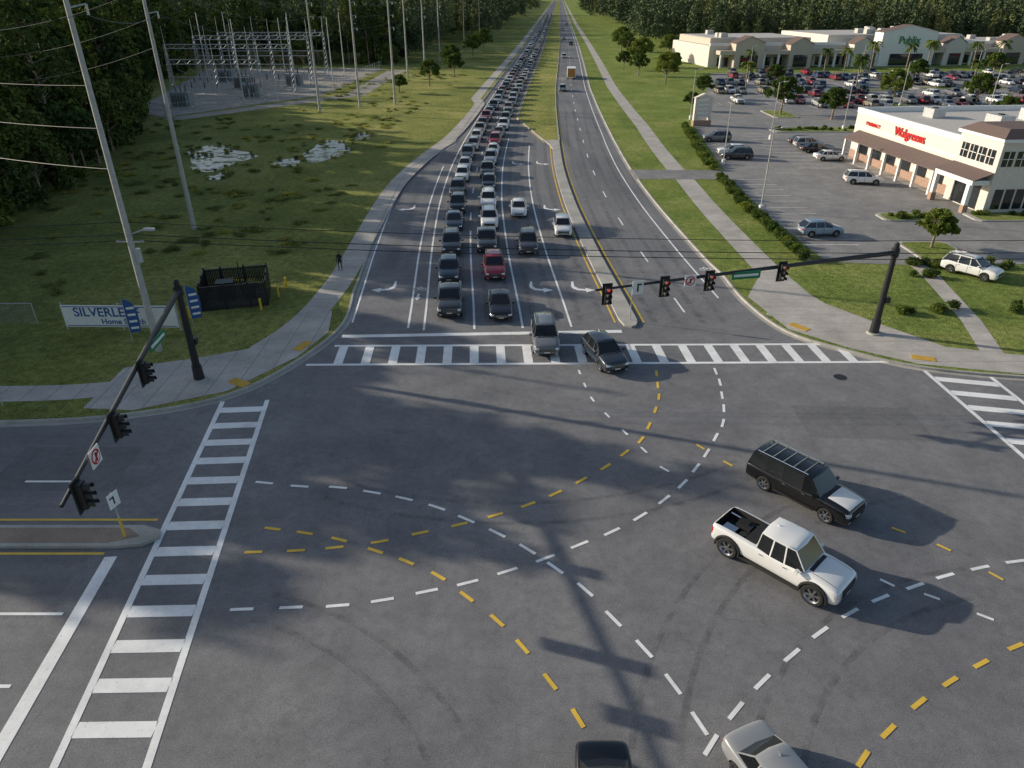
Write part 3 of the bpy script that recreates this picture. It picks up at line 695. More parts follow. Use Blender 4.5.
for k,(cx,cy,rx,ry) in enumerate(PONDS):
    pts=[(cx+rx*math.cos(a)*(1+.25*math.sin(3*a+cx)),cy+ry*math.sin(a)*(1+.2*math.sin(2*a+cy))) for a in [i*math.pi/16 for i in range(32)]]
    sheet('pond',pts,ZT+.015+.004*k,WAT)
    for i in range(16):
        a=R.uniform(0,6.28);kk=R.uniform(.85,1.2); place('scrub',R.choice(REEDM),(cx+rx*kk*math.cos(a),cy+ry*kk*math.sin(a),ZT),R.uniform(0,6),(.35,.35,R.uniform(.3,.6)),scr)
for (x,yy,k,s) in [(41.7,209,2,1.1),(55.2,155,1,1.15),(63,148,0,1.1),(85,170,2,1),(41.1,67.5,0,.72),(101,165,1,1.1),(-22,205,2,.9),(-17,228,1,1),(-20,255,2,1),(38,232,1,1),(42,262,2,1.1),(47,280,2,1.1),(36,250,1,.9),(50,240,0,1.1),(118,150,1,1.1),(92,140,0,1),(-15,300,2,1.1),(-28,190,0,.8),(70,205,0,1),(110,210,1,1),(140,225,1,1.1),(64,118,0,.8),(38,160,0,.7),(45,180,1,.8),(-12,330,2,1.2),(44,300,2,1.2),(46,330,2,1.3),(60,300,2,1.1)]:
    place('oak_tree',OAKS[k],(x,yy,ZT),R.uniform(0,6.28),s)
def palm():
    mb=MB(); h=7
    for i in range(6): mb.cyl((0.03*i,0,h*i/6),(.03*(i+1),0,h*(i+1)/6),.17,.16,0,8,False)
    for k in range(22):
        a=k*2.4; el=R.uniform(-.5,1.1); L=2.1; pts=[]
        for j in range(5):
            t=j/4; r=L*t*math.cos(el*(1-t*.3)); z=h+L*t*math.sin(el)-1.3*t*t; pts.append(Vector((.18+r*math.cos(a),r*math.sin(a),z)))
        w=Vector((-math.sin(a),math.cos(a),0))*.3
        for j in range(4):
            mb.add([pts[j],pts[j]+w-Vector((0,0,.2)),pts[j+1]+w*.7-Vector((0,0,.2)),pts[j+1]],[(0,1,2,3)],1)
            mb.add([pts[j],pts[j]-w-Vector((0,0,.2)),pts[j+1]-w*.7-Vector((0,0,.2)),pts[j+1]],[(3,2,1,0)],1)
    return mb.mesh('palm',[BARK,OAKF],0)
PM=palm()
for (x,yy) in [(96,238),(103,240),(112,242),(125,246),(133,249),(72,236),(88,196),(120,200),(150,205),(58,190),(150,253),(160,255)]: place('palm_tree',PM,(x,yy,ZT),R.uniform(0,6),R.uniform(.9,1.25))
hd=empty('hedge')
for yy in np.arange(64,140,1.5):
    if 97<yy<102: continue
    x=C(yy)+lerp(yy,[(64,32.8),(80,33.6),(140,37.5)])
    place('hedge_plant',R.choice(BUSH),(x+R.uniform(-.2,.2),yy,ZT),R.uniform(0,6),(.55,.6,.55*R.uniform(.8,1.1)),hd)
hd2=empty('shrub_bed')
for (cx,cy,n,sx,sy) in [(41,62.5,20,4.5,.7),(33,52,10,2.5,.6),(45,78.5,12,3,1),(57,79,16,6,1),(36.5,60,6,1.2,.6),(60,136,30,12,1.5),(44,52,16,6,.4)]:
    for i in range(n): place('shrub',R.choice(BUSH),(cx+R.uniform(-sx,sx),cy+R.uniform(-sy,sy),ZT),R.uniform(0,6),R.uniform(.25,.42),hd2)
# ------------------------------------------------------------------ car park
sheet('parking_lot',[(C(64)+35,63.6),(38,62.6),(60,63.5),(260,63),(260,247),(62,240),(C(150)+42,150),(C(140)+39.5,140),(C(100)+36.5,100),(C(80)+35.2,80)],ZT+.02,ASPP)
sheet('driveway',[(C(97)+23.5,97.2),(C(97)+37,97),(C(97)+37.5,102.5),(C(102)+23.5,103)],ZT+.024,ASPP)
def island(pts,name='planted_island'):
    mb=MB(); mb.prism(pts,ZT,ZT+.15,0); c=Vector((sum(p[0] for p in pts)/len(pts),sum(p[1] for p in pts)/len(pts)))
    mb.poly([(*tuple(c+(Vector(p)-c)*.9),ZT+.156) for p in pts],1); mb.obj(name,[CURB,GRL],0)
def isl(cx,cy,w,h): island([(cx-w/2+.5,cy-h/2),(cx+w/2-.5,cy-h/2),(cx+w/2,cy-h/2+.5),(cx+w/2,cy+h/2-.5),(cx+w/2-.5,cy+h/2),(cx-w/2+.5,cy+h/2),(cx-w/2,cy+h/2-.5),(cx-w/2,cy-h/2+.5)])
for a in [(45,78.5,8,3),(57.5,78.6,13,3.4),(60,136,26,5),(63,118,6,5),(41,66.5,5,6),(85,165,5,12),(101,160,5,12),(55,155,5,10),(88,196,30,3),(120,200,30,3),(150,205,24,3)]: isl(*a)
PL=MB(); pz=ZT+.028
cars_l=['sedan','suv','crossover','minivan','pickup','suv']
def row(x0,x1,y,occ):
    x=x0
    while x<x1:
        PL.poly([(x-.05,y-2.6,pz),(x+.05,y-2.6,pz),(x+.05,y+2.6,pz),(x-.05,y+2.6,pz)],0)
        if R.random()<occ: car(R.choice(cars_l),x+1.4,y+R.uniform(-.3,.3),R.choice([NH,S])+R.uniform(-.03,.03),R.choice([WH,WH,SV,GR,DG,BLKc,BL,RD,TN,NV]),'parked_car').location.z=pz
        x+=2.8
for y0 in (148,166,172,184,190.5,203,209,221,227,236): row(66,72+ (y0-140)*1.15+25,y0,.42)
row(44,66,172,.4);row(50,66,190,.5);row(52,66,208,.4);row(55,66,226,.4)
for y0 in np.arange(104,134,2.8):
    PL.poly([(41,y0-.05,pz),(46.4,y0-.05,pz),(46.4,y0+.05,pz),(41,y0+.05,pz)],0)
for y0 in np.arange(66,97,2.8):
    PL.poly([(C(80)+35.8,y0-.05,pz),(C(80)+41,y0-.05,pz),(C(80)+41,y0+.05,pz),(C(80)+35.8,y0+.05,pz)],0)
PL.obj('parking_lines',[WHT],0)
for (k,x,yy,a,c) in [('crossover',31.8,72,.1,LB),('suv',46,94.6,-.15,WH),('sedan',47.5,109.5,.05,WH),('sedan',47.6,115.5,0,BLKc),('suv',47.8,119.0,0,SV),('sedan',47.9,122,0,DG),('suv',40.8,60.2,-.9,WH),('suv',33.8,110.4,3.1,DG),('crossover',33.9,113.4,3.1,WH),('suv',34.5,125,3.1,GR)]:
    car(k,x,yy,a,c,'parked_car').location.z=pz
def lampost(x,yy,h=9):
    mb=MB(); mb.cyl((0,0,0),(0,0,.7),.28,.28,1,12); mb.cyl((0,0,.7),(0,0,h),.09,.06,0,8); mb.cyl((0,0,h),(.9,0,h+.15),.04,.04,0,6); mb.box((1.1,0,h+.15),(.7,.35,.12),0)
    mb.box((1.1,0,h+.085),(.5,.25,.012),1); place('street_lamp',mb.mesh('street_lamp',[POLEC,WHITE]),(x,yy,ZT),0)
for p in [(28.6,81.3),(30.9,106.7),(44.2,126.8),(35.3,148.6),(60.8,136.9),(85,166),(101,160),(88,196),(120,200),(66,215),(100,222),(140,225)]: lampost(*p)
# ------------------------------------------------------------------ pharmacy building
CRM=plain('cream_stucco',(.68,.63,.55),.85,var=.06); BRK=plain('tan_brick',(.36,.24,.18),.9,var=.15); ROOF=plain('roof_membrane',(.5,.48,.45),.9,var=.1)
SHG=plain('brown_shingle',(.14,.10,.09),.9,var=.2,vs=6); WIN=plain('window_glass',(.02,.025,.03),.06,var=0,spec=.8); REDL=plain('red_letters',(.6,.02,.02),.4,var=0); GRNL=plain('green_letters',(.02,.22,.06),.4,var=0)
ph=empty('pharmacy_building'); ph.location=(51.6,112.5,ZT); ph.rotation_euler=(0,0,math.radians(-85))
mats=[CRM,BRK,ROOF,SHG,WIN,WHITE,BLK,STEEL]
mb=MB(); Lf=32;Dp=30;Hh=6.4
mb.box((Lf/2,Dp/2,.6),(Lf,Dp,1.2),1); mb.box((Lf/2,Dp/2,1.2+(Hh-1.2)/2),(Lf-.06,Dp-.06,Hh-1.2),0)
for (c,s_) in [((Lf/2,.15,Hh+.35),(Lf,.4,.7)),((Lf/2,Dp-.15,Hh+.35),(Lf,.4,.7)),((.15,Dp/2,Hh+.35),(.4,Dp-.8,.7)),((Lf-.15,Dp/2,Hh+.35),(.4,Dp-.8,.7))]: mb.box(c,s_,5)
mb.box((Lf/2,Dp/2,Hh+.02),(Lf-.7,Dp-.7,.04),2)
mb.box((Lf/2,-.03,4.6),(Lf-.2,.08,.15),5)
mb.add([(1.5,0,4.1),(Lf-7,0,4.1),(Lf-7,-2.2,3.1),(1.5,-2.2,3.1),(1.5,0,2.95),(Lf-7,0,2.95),(Lf-7,-2.2,2.95),(1.5,-2.2,2.95)],[(0,3,2,1),(3,7,6,2),(4,5,6,7),(0,4,7,3),(1,2,6,5)],3)
for i in range(7): mb.box((2+i*3.6,-2.0,1.5),(.3,.3,2.95),5)
for i in range(6): mb.box((3.8+i*3.6,-.02,1.9),(2.2,.1,1.7),4)
mb.obj('walls_and_roof',mats,0,ph)
mb=MB()
tx=Lf-3.2; mb.box((tx,2.6,3.9),(7.2,7.2,7.8),0); mb.box((tx,2.6,7.95),(7.8,7.8,.35),5)
mb.add([(tx-3.9,-1.3,8.13),(tx+3.9,-1.3,8.13),(tx+3.9,6.5,8.13),(tx-3.9,6.5,8.13),(tx-2.6,0,9.0),(tx+2.6,0,9.0),(tx+2.6,5.2,9.0),(tx-2.6,5.2,9.0)],[(0,1,5,4),(1,2,6,5),(2,3,7,6),(3,0,4,7),(4,5,6,7)],3)
for i in range(4):
    mb.box((tx-2.25+i*1.5,-1.03,6.0),(1.2,.08,1.6),4); mb.box((tx-2.25+i*1.5,-1.09,6.0),(.06,.05,1.6),5); mb.box((tx-2.25+i*1.5,-1.085,6.0),(1.2,.04,.06),5)
    mb.box((tx+3.63,-.0+i*1.6,6.0),(.08,1.2,1.6),4); mb.box((tx+3.69,i*1.6,6.0),(.05,.06,1.6),5); mb.box((tx+3.685,i*1.6,6.0),(.04,1.2,.06),5)
mb.box((tx,-1.04,1.5),(4.4,.1,2.7),4); mb.box((tx,-1.11,1.5),(.12,.08,2.7),5); mb.box((tx,-2.1,3.4),(6.8,2.1,.5),5)
mb.add([(tx-3.6,-1.0,4.5),(tx+3.6,-1.0,4.5),(tx+3.6,-3.3,3.7),(tx-3.6,-3.3,3.7)],[(0,3,2,1)],3)
for sx in (-3,3): mb.box((tx+sx,-3.0,1.6),(.45,.45,3.2),5); mb.box((tx+sx,-3.0,.45),(.6,.6,.9),1)
for i in range(5): mb.box((tx+3.64,.2+i*1.3,1.6),(.08,1.0,2.2),4)
mb.obj('entrance_tower',mats,0,ph)
mb=MB()
for (x,yy,s_) in [(6,8,(2.4,1.8,1.2)),(14,12,(3,2,1.4)),(22,9,(1.6,1.6,1.0)),(10,20,(3,2.2,1.5)),(18,22,(2,2,1.2))]:
    mb.box((x,yy,Hh+.06+s_[2]/2),s_,0); mb.cyl((x,yy,Hh+s_[2]+.06),(x,yy,Hh+s_[2]+.2),.4,.4,1,14)
mb.obj('rooftop_units',[STEEL,BLK],0,ph)
def text(body,loc,rot,size,mat,parent=None,ext=.05,name='lettering'):
    c=bpy.data.curves.new(name,'FONT'); c.body=body; c.size=size; c.extrude=ext; c.align_x='CENTER'; c.materials.append(mat); c.offset=.012*size
    o=bpy.data.objects.new(name,c); COL.objects.link(o); o.location=loc; o.rotation_euler=rot
    if parent: o.parent=parent
    return o
text('Walgreens',(14,-.12,4.95),(math.pi/2,0,0),1.6,REDL,ph)
text('PHARMACY',(5,-.12,5.1),(math.pi/2,0,0),.7,REDL,ph)
sheet('forecourt_paving',[(54.2,78.2),(66,78.0),(66,82.4),(54.9,82.0),(51.4,112),(48.6,112)],ZT+.034,CON)
# ------------------------------------------------------------------ shopping plaza
sp=empty('shopping_plaza'); sp.location=(66,256,ZT); sp.rotation_euler=(0,0,math.radians(8))
mb=MB(); L=150
BAN=plain('tan_stucco',(.56,.48,.39),.85,var=.06)
mats=[CRM,BAN,ROOF,SHG,WIN,WHITE]
mb.box((L/2,22,3.2),(L,36,6.4),0); mb.box((L/2,22,6.43),(L-1,35,.06),2)
mb.box((L/2,3.9,6.8),(L,.5,.9),5)
mb.box((20,24,4.2),(36,30,8.4),1); mb.box((20,24,8.45),(35,29,.1),2)
mb.box((68,24,4.6),(50,34,9.2),0); mb.box((68,24,9.25),(49,33,.1),2)
mb.box((L/2,1.6,4.6),(L-4,4.4,1.2),1)
for i in range(int(L/5)): mb.box((2.5+i*5,-.4,2.0),(.6,.6,4.0),5)
for i in range(int(L/5)-1): mb.box((5+i*5,3.96,1.6),(3.8,.1,2.6),4)
def gable(cx,w,h,mi):
    mb.add([(cx-w/2,-.9,0),(cx+w/2,-.9,0),(cx+w/2,-.9,h-2),(cx,-.9,h),(cx-w/2,-.9,h-2),(cx-w/2,3.8,0),(cx+w/2,3.8,0),(cx+w/2,3.8,h-2),(cx,3.8,h),(cx-w/2,3.8,h-2)],
      [(0,1,2,3,4),(1,6,7,2),(0,4,9,5)],mi)
    mb.add([(cx-w/2-.4,-1.2,h-2.1),(cx,-1.2,h+.08),(cx,4.4,h+.08),(cx-w/2-.4,4.4,h-2.1),(cx+w/2+.4,-1.2,h-2.1),(cx+w/2+.4,4.4,h-2.1)],[(0,1,2,3),(1,4,5,2)],3)
    mb.box((cx,-.98,2.0),(w*.6,.14,3.6),4)
for cx,w,h,mi in [(12,10,9.5,1),(30,8,9,1),(68,20,12.5,5),(52,7,9,0),(86,7,9,0),(108,9,9.5,1),(130,9,9.5,1),(145,8,9.5,1)]: gable(cx,w,h,mi)
for i in range(26):
    x=R.uniform(6,L-6); mb.box((x,R.uniform(12,36),(8.4 if x<38 else 9.3 if 43<x<93 else 6.4)+.7),(2.4,2,1.5),2)
mb.obj('walls_and_roofs',mats,0,sp)
text('Publix',(68,-1.05,6.9),(math.pi/2,0,0),3.2,GRNL,sp,.1)
mb=MB(); mb.box((0,0,.5),(3.4,1.2,1.0),1); mb.box((-1.4,0,2.9),(.5,.8,4.0),0); mb.box((1.4,0,2.9),(.5,.8,4.0),0); mb.box((0,0,3.1),(2.29,.5,3.2),2)
mb.add([(-1.9,-.5,4.92),(1.9,-.5,4.92),(1.9,.5,4.92),(-1.9,.5,4.92),(0,-.5,5.7),(0,.5,5.7)],[(0,1,4),(3,5,2),(0,4,5,3),(1,2,5,4),(0,3,2,1)],0)
for i in range(4): mb.box((0,-.27,1.9+i*.75),(2.0,.04,.5),0)
place('monument_sign',mb.mesh('monument_sign',[CRM,BRK,WHITE],0),(35.6,141,ZT),.1)
# ------------------------------------------------------------------ traffic signals
LENSR=plain('signal_red',(.5,.02,.01),.3,var=0,emit=(1,.05,.02),es=.7); LENSD=plain('signal_dark',(.03,.03,.02),.3,var=0)
GSIGN=plain('green_sign',(.01,.20,.08),.5,var=0); REDS=plain('red_sign',(.6,.02,.03),.5,var=0)
SM=[BLK,LENSR,LENSD,WHITE,GSIGN,REDS,STEEL,POLEC]
def head(mb,M,n=3,lit=0):
    T0=mb.T; mb.T=M
    hh=.36*n; mb.box((.0,0,0),(.05,.62,hh+.28),0); mb.box((.14,0,0),(.22,.36,hh),0)
    for i in range(n):
        z=hh/2-.18-.36*i; mb.cyl((.25,0,z),(.262,0,z),.12,.12,1 if i==lit else 2,14)
        n2=11; vs=[];fs=[]
        for j in range(n2):
            a=-.7+j/(n2-1)*(math.pi+1.4)
            for x in (.25,.55): vs.append((x,.15*math.cos(a),z+.15*math.sin(a)))
        for j in range(n2-1): fs.append((2*j,2*j+1,2*j+3,2*j+2))
        mb.add(vs,fs,0)
    mb.T=T0
def mast(name,base,end,ht,zend,heads,signs,face):
    mb=MB(); b=Vector((*base,0)); e=Vector((*end,0))
    mb.cyl(b+Vector((0,0,.1)),b+Vector((0,0,.25)),.5,.5,7,16); mb.cyl(b+Vector((0,0,.25)),b+Vector((0,0,1.2)),.34,.30,0,16); mb.cyl(b+Vector((0,0,1.2)),b+Vector((0,0,ht)),.24,.17,0,14); mb.cyl(b+Vector((0,0,ht)),b+Vector((0,0,ht+.12)),.19,.1,0,12)
    mb.cyl(b+Vector((0,0,ht-.9)),b+Vector((0,0,ht-.3)),.27,.27,0,12)
    z0=ht-.6; segs=10
    def P(t): p=b.lerp(e,t); p.z=z0+(zend-z0)*(t+.35*t*(1-t)) ; return p
    for i in range(segs):
        t0=i/segs;t1=(i+1)/segs; mb.cyl(P(t0),P(t1),.17-.10*t0,.17-.10*t1,0,10)
    for t,n,lit in heads:
        p=P(t); M=Matrix.Translation(p+Vector((math.cos(face)*.22,math.sin(face)*.22,-.25)))@Matrix.Rotation(face,4,'Z'); head(mb,M,n,lit)
        mb.box(p+Vector((math.cos(face)*.12,math.sin(face)*.12,0)),(.25,.12,.3),0,face)
    for t,kind in signs:
        p=P(t); M=Matrix.Translation(p+Vector((math.cos(face)*.2,math.sin(face)*.2,-.1)))@Matrix.Rotation(face,4,'Z'); T0=mb.T; mb.T=M
        if kind=='st': mb.box((0,0,-.1),(.04,2.0,.5),4); mb.box((.025,0,-.1),(.012,1.7,.16),3)
        elif kind=='no':
            mb.box((0,0,0),(.03,.75,.75),3)
            mb.cyl((.016,0,0),(.026,0,0),.31,.31,5,20); mb.cyl((.027,0,0),(.034,0,0),.24,.24,3,20); mb.box((.04,0,0),(.012,.1,.35),0)
            mb.box((.052,0,0),(.01,.56,.07),5,M=Matrix.Rotation(.785,4,'X'))
        else: mb.box((0,0,0),(.03,.7,.85),3); mb.box((.022,0,0),(.012,.1,.5),0); mb.box((.022,.12,.2),(.012,.25,.1),0)
        mb.T=T0
    mb.box(b+Vector((.3*math.cos(face+1),.3*math.sin(face+1),2.8)),(.3,.35,.4),0,face)
    mb.box(b+Vector((.26*math.cos(face+2),.26*math.sin(face+2),1.15)),(.14,.14,.3),0,face)
    return mb.obj(name,SM,35)
mast('traffic_signal',(-20.3,40.6),(-15.5,19.4),6.9,6.7,[(.50,3,-1),(.73,3,-1),(.955,3,-1)],[(.33,'st'),(.85,'no')],0.05)
mast('traffic_signal',(26.7,47.8),(5.0,39.9),6.9,6.6,[(.42,3,0),(.66,3,0),(.80,3,0),(.97,3,0)],[(.54,'st'),(.72,'no'),(.88,'turn')],math.radians(-78))
def postsign(x,yy,h,rz,w=.6,hh=.75,basec=None):
    mb=MB(); mb.cyl((0,0,0),(0,0,h),.035,.035,0,8); mb.box((.05,0,h-hh/2),(.02,w,hh),1)
    mb.box((.066,0,h-hh/2),(.008,.07,hh*.55),2); mb.box((.066,-.1,h-hh*.3),(.008,.22,.07),2)
    if basec: mb.cyl((0,0,.0),(0,0,1.1),.06,.06,3,8)
    return place('traffic_sign',mb.mesh('traffic_sign',[STEEL,WHITE,BLK,YEL]),(x,yy,.15),rz)
postsign(-17.9,25.4,2.5,-.3,basec=1); postsign(9.05,50.2,3.0,-1.6)
postsign(-31,37.3,2.6,-.9,w=.5,hh=.6)
mb=MB(); mb.cyl((0,0,0),(0,0,.9),.09,.09,0,8); mb.cyl((0,0,.9),(0,0,.96),.1,.05,0,8)
YB=plain('bollard_yellow',(.75,.5,.03),.5); bl=mb.mesh('bollard',[YB])
for p in [(-24.9,50.6),(-19.9,52.3),(-19.3,55.0),(-19.2,57)]: place('bollard',bl,(*p,ZT))
mb=MB(); a=Vector((-24.4,51.9));b=Vector((-19.6,53.2)); d=b-a; n=Vector((-d.y,d.x)).normalized()*4.2
cs=[a,b,b+n,a+n]
for i in range(4):
    p,q=cs[i],cs[(i+1)%4]; m_=int((q-p).length/.13)
    for j in range(m_+1):
        t=p.lerp(q,j/m_); hgt=2.0; mb.box((t.x,t.y,hgt/2),(.1,.1,hgt) if j%14 else (.13,.13,2.3),0,math.atan2((q-p).y,(q-p).x))
    for z in (.2,1.0,1.85): mb.cyl((p.x,p.y,z),(q.x,q.y,z),.04,.04,0,5)
cx=sum((c.x for c in cs))/4; cy=sum((c.y for c in cs))/4
mb.box((cx,cy,.02),(4.6,3.9,.06),1,.26); mb.box((cx-.8,cy,.8),(1.4,1.1,1.5),2,.26); mb.cyl((cx+1,cy+.2,0),(cx+1,cy+.2,1.2),.5,.5,2,14); mb.cyl((cx+.2,cy+.8,0),(cx+.2,cy+.8,2.9),.05,.05,2,6)
place('fenced_enclosure',mb.mesh('fenced_enclosure',[BLK,GRAV,plain('dark_green_box',(.02,.04,.03),.5)],0),(0,0,ZT))
mb=MB(); mb.box((0,0,1.15),(8.4,.08,1.7),0)
for x in (-4.25,0,4.25): mb.cyl((x,.1,0),(x,.1,2.15),.06,.06,1,8)
mb.box((0,-.043,1.9),(8.2,.01,.06),2); mb.box((0,-.043,.4),(8.2,.01,.06),2)
BLUE=plain('blue_print',(.03,.10,.30),.5,var=0)
sg=place('advertising_sign',mb.mesh('advertising_sign',[WHITE,STEEL,BLUE],0),(-28.9,48.3,ZT),-.02)
text('SILVERLEAF',(-.9,-.05,1.15),(math.pi/2,0,0),.98,BLUE,sg,.01)
text('Home Search',(.2,-.05,.55),(math.pi/2,0,0),.6,BLUE,sg,.01)
def flag(x,yy,rz):
    mb=MB(); mb.cyl((0,0,0),(0,0,3.3),.03,.02,0,6)
    pr=[(0.02,.7),(.75,.8),(.85,1.6),(.85,2.4),(.65,3.0),(.3,3.25),(0.02,3.3)]
    mb.add([(x_,.02,z_) for x_,z_ in pr],[tuple(range(len(pr)))],1)
    for k in range(4): mb.add([(.15,.012,1.0+k*.5),(.7,.012,1.05+k*.5),(.7,.012,1.22+k*.5),(.15,.012,1.17+k*.5)],[(0,1,2,3)],2)
    place('feather_flag',mb.mesh('flag',[STEEL,BLUE,WHITE],0),(x,yy,ZT),rz)
flag(-27.3,46.3,.1); flag(-23.9,48.8,.3)
CL,nt,b=newmat('chain_link'); v=mapped(nt,(1,1,1)); wv=nt.nodes.new('ShaderNodeTexChecker'); wv.inputs['Scale'].default_value=16; nt.links.new(v,wv.inputs['Vector'])
b.inputs['Base Color'].default_value=(.4,.4,.4,1); b.inputs['Metallic'].default_value=.5
lf_=ramp(nt,wv.outputs['Fac'],[(0,.08),(1,.4)]); nt.links.new(lf_,b.inputs['Alpha'])
mb=MB()
for i in range(13):
    x=-72+i*3; mb.cyl((x,49.5,0),(x,49.5,1.7),.04,.04,0,6)
mb.cyl((-72,49.5,1.68),(-36,49.5,1.68),.03,.03,0,5); mb.add([(-72,49.5,0),(-36,49.5,0),(-36,49.5,1.66),(-72,49.5,1.66)],[(0,1,2,3)],1)
place('chain_link_fence',mb.mesh('fence',[STEEL,CL],0),(0,0,ZT))
# ------------------------------------------------------------------ utility poles & wires
def upole(x,yy,h,r=.26,mat=POLEC,arm=True,lamp=False,rz=0):
    mb=MB(); mb.cyl((0,0,0),(0,0,h),r,r*.5,0,10)
    if arm:
        for z in (h-.8,h-3.2,h-5.6):
            M=Matrix.Rotation(rz,4,'Z'); a=M@Vector((.95,0,0)); mb.cyl((0,0,z),(a.x,a.y,z+.2),.06,.05,1,6); mb.cyl((a.x,a.y,z+.2),(a.x,a.y,z-.35),.07,.07,1,6)
    if lamp:
        mb.cyl((0,0,8.4),(1.3,-.3,8.9),.04,.04,1,6); mb.box((1.6,-.35,8.9),(.7,.28,.14),1); mb.box((0,0,8.0),(1.8,.1,.12),1); mb.cyl((.3,0,6.6),(.3,0,7.5),.22,.22,1,10)
    place('utility_pole',mb.mesh('utility_pole',[mat,STEEL]),(x,yy,ZT-.1))
upole(-24.8,44.9,27,.24,lamp=True,rz=.5); upole(-33.8,74.2,26,.26,rz=.5)
for p in [(-40.2,157.9),(-33.5,166.7),(-26.2,169.9),(-30.7,227.1),(-28.3,251.6),(-26.1,281.8)]: upole(*p,21,.28)
for p in [(-57.8,82.2),(-52,58),(-66,108),(-20,330),(-16,390)]: upole(*p,19,.2,WOODP)
upole(62,41.5,11,.2,WOODP,False); upole(-70,42,11,.2,WOODP,False)
wm=MB()
def wire(a,b,sag,r=.018,n=16):
    a=Vector(a);b=Vector(b);pr=None
    for i in range(n+1):
        t=i/n; p=a.lerp(b,t); p.z-=4*sag*t*(1-t)
        if pr is not None: wm.cyl(pr,p,r,r,0,4,False)
        pr=p
P1=(-24.8,44.9);P2=(-33.8,74.2)
for z in (8.1,8.5,9.3):
    wire((*P1,z),(62,41.5,z+.6),1.0,.026 if z<9 else .02,24); wire((*P1,z),(-70,42,z+.3),.5,.024)
for dz in (.6,3.0,5.4):
    wire((P1[0]+.9,P1[1],26.5-dz),(P2[0]+.9,P2[1],25.8-dz),.6,.018); wire((P2[0]+.9,P2[1],25.8-dz),(-40.2,157.9,21-dz),1.8,.02); wire((P1[0]+.9,P1[1],26.5-dz),(-35,-40,26-dz),1.5,.014)
    wire((-40.2,157.9,21-dz),(-30.7,227,21-dz),1,.025); wire((-30.7,227,21-dz),(-28.3,251.6,21-dz),.4,.025); wire((-28.3,251.6,21-dz),(-20,330,19-dz),.8,.025)
    wire((*P2,23-dz),(-57.8,82.2,19-dz),.8,.018); wire((-57.8,82.2,18.5-dz),(-120,50,20-dz),1.5,.018); wire((-52,58,18.5-dz),(-120,35,19-dz),1.5,.018); wire((*P1,18-dz),(-52,58,18.5-dz),.5,.018)
wm.obj('power_lines',[BLK],0)
# ------------------------------------------------------------------ substation
sheet('substation_gravel',[(-80,158),(-70,151),(-46,186),(-42,256),(-100,256)],ZT+.02,GRAV)
sheet('access_road',[(-70,149),(-66,147),(-36,186),(-34,250),(-40,250),(-41,188)],ZT+.012,GRAV)
mb=MB()
def lattice(x,yy,h,w=1.0):
    for sx in (-1,1):
        for sy in (-1,1): mb.cyl((x+sx*w/2,yy+sy*w/2,0),(x+sx*w*.2,yy+sy*w*.2,h),.06,.05,0,4,False)
    for k in range(int(h/1.2)):
        t0=k*1.2/h;t1=(k+1)*1.2/h;w0=w/2-(w*.3)*t0;w1=w/2-(w*.3)*t1
        mb.cyl((x-w0,yy-w0,k*1.2),(x+w1,yy-w1,(k+1)*1.2),.03,.03,0,4,False); mb.cyl((x+w0,yy+w0,k*1.2),(x-w1,yy+w1,(k+1)*1.2),.03,.03,0,4,False)
for row_ in range(4):
    y0=172+row_*18; x0=-84 if row_ else -76; nx=4 if row_ else 3; hh=[9,11,12,12][row_]
    for i in range(nx):
        x=x0+i*10; lattice(x,y0,hh); mb.cyl((x,y0,hh),(x,y0,hh+4),.06,.03,0,5)
        if i<nx-1:
            for zz in (hh,hh-.9,hh*.6): mb.box((x+5,y0,zz),(9.4,.16,.16),0)
            for k in range(8): mb.cyl((x+.6+k*1.15,y0,hh-.9 if k%2 else hh),(x+1.75+k*1.15,y0,hh if k%2 else hh-.9),.04,.04,0,4,False)
            for k in (2,5,8):
                mb.cyl((x+k,y0,hh*.6),(x+k,y0,hh*.6-1.1),.13,.13,2,8); mb.cyl((x+k,y0+5,0),(x+k,y0+5,2.6),.1,.1,0,6); mb.cyl((x+k,y0+5,2.6),(x+k,y0+5,4),.16,.12,2,8)
                mb.cyl((x+k,y0,hh*.6-1.1),(x+k,y0+5,4),.03,.03,0,4,False)
for (x,yy) in [(-72,166),(-62,182),(-70,200),(-58,205),(-80,216)]:
    mb.box((x,yy,1.7),(4,2.6,2.8),1); mb.box((x,yy,.15),(5,3.6,.3),3)
    for s in (-1,1):
        for k in range(6): mb.box((x-1.5+k*.6,yy+s*1.6,1.6),(.12,.6,2.2),1)
    for k in (-1,0,1): mb.cyl((x+k,yy,3.1),(x+k*1.2,yy,4.6),.16,.08,2,8)
fp=[(-80,158),(-70,152),(-47,186),(-43,255)]
for p,q in zip(fp,fp[1:]):
    p=Vector(p);q=Vector(q);n_=int((q-p).length/3)
    for i in range(n_+1): t=p.lerp(q,i/n_); mb.cyl((t.x,t.y,0),(t.x,t.y,2.4),.04,.04,0,5)
    for z in (.1,1.2,2.3): mb.cyl((p.x,p.y,z),(q.x,q.y,z),.03,.03,0,4)
place('electrical_substation',mb.mesh('substation',[STEEL,plain('transformer_grey',(.25,.27,.27),.6),plain('insulator',(.12,.07,.05),.3),CURB],0),(0,0,ZT))
for (x,yy) in [(-60,170),(-55,195),(-50,215),(-75,190),(-66,225),(-52,240),(-85,235)]: upole(x,yy,R.uniform(15,19),.17,STEEL,False)
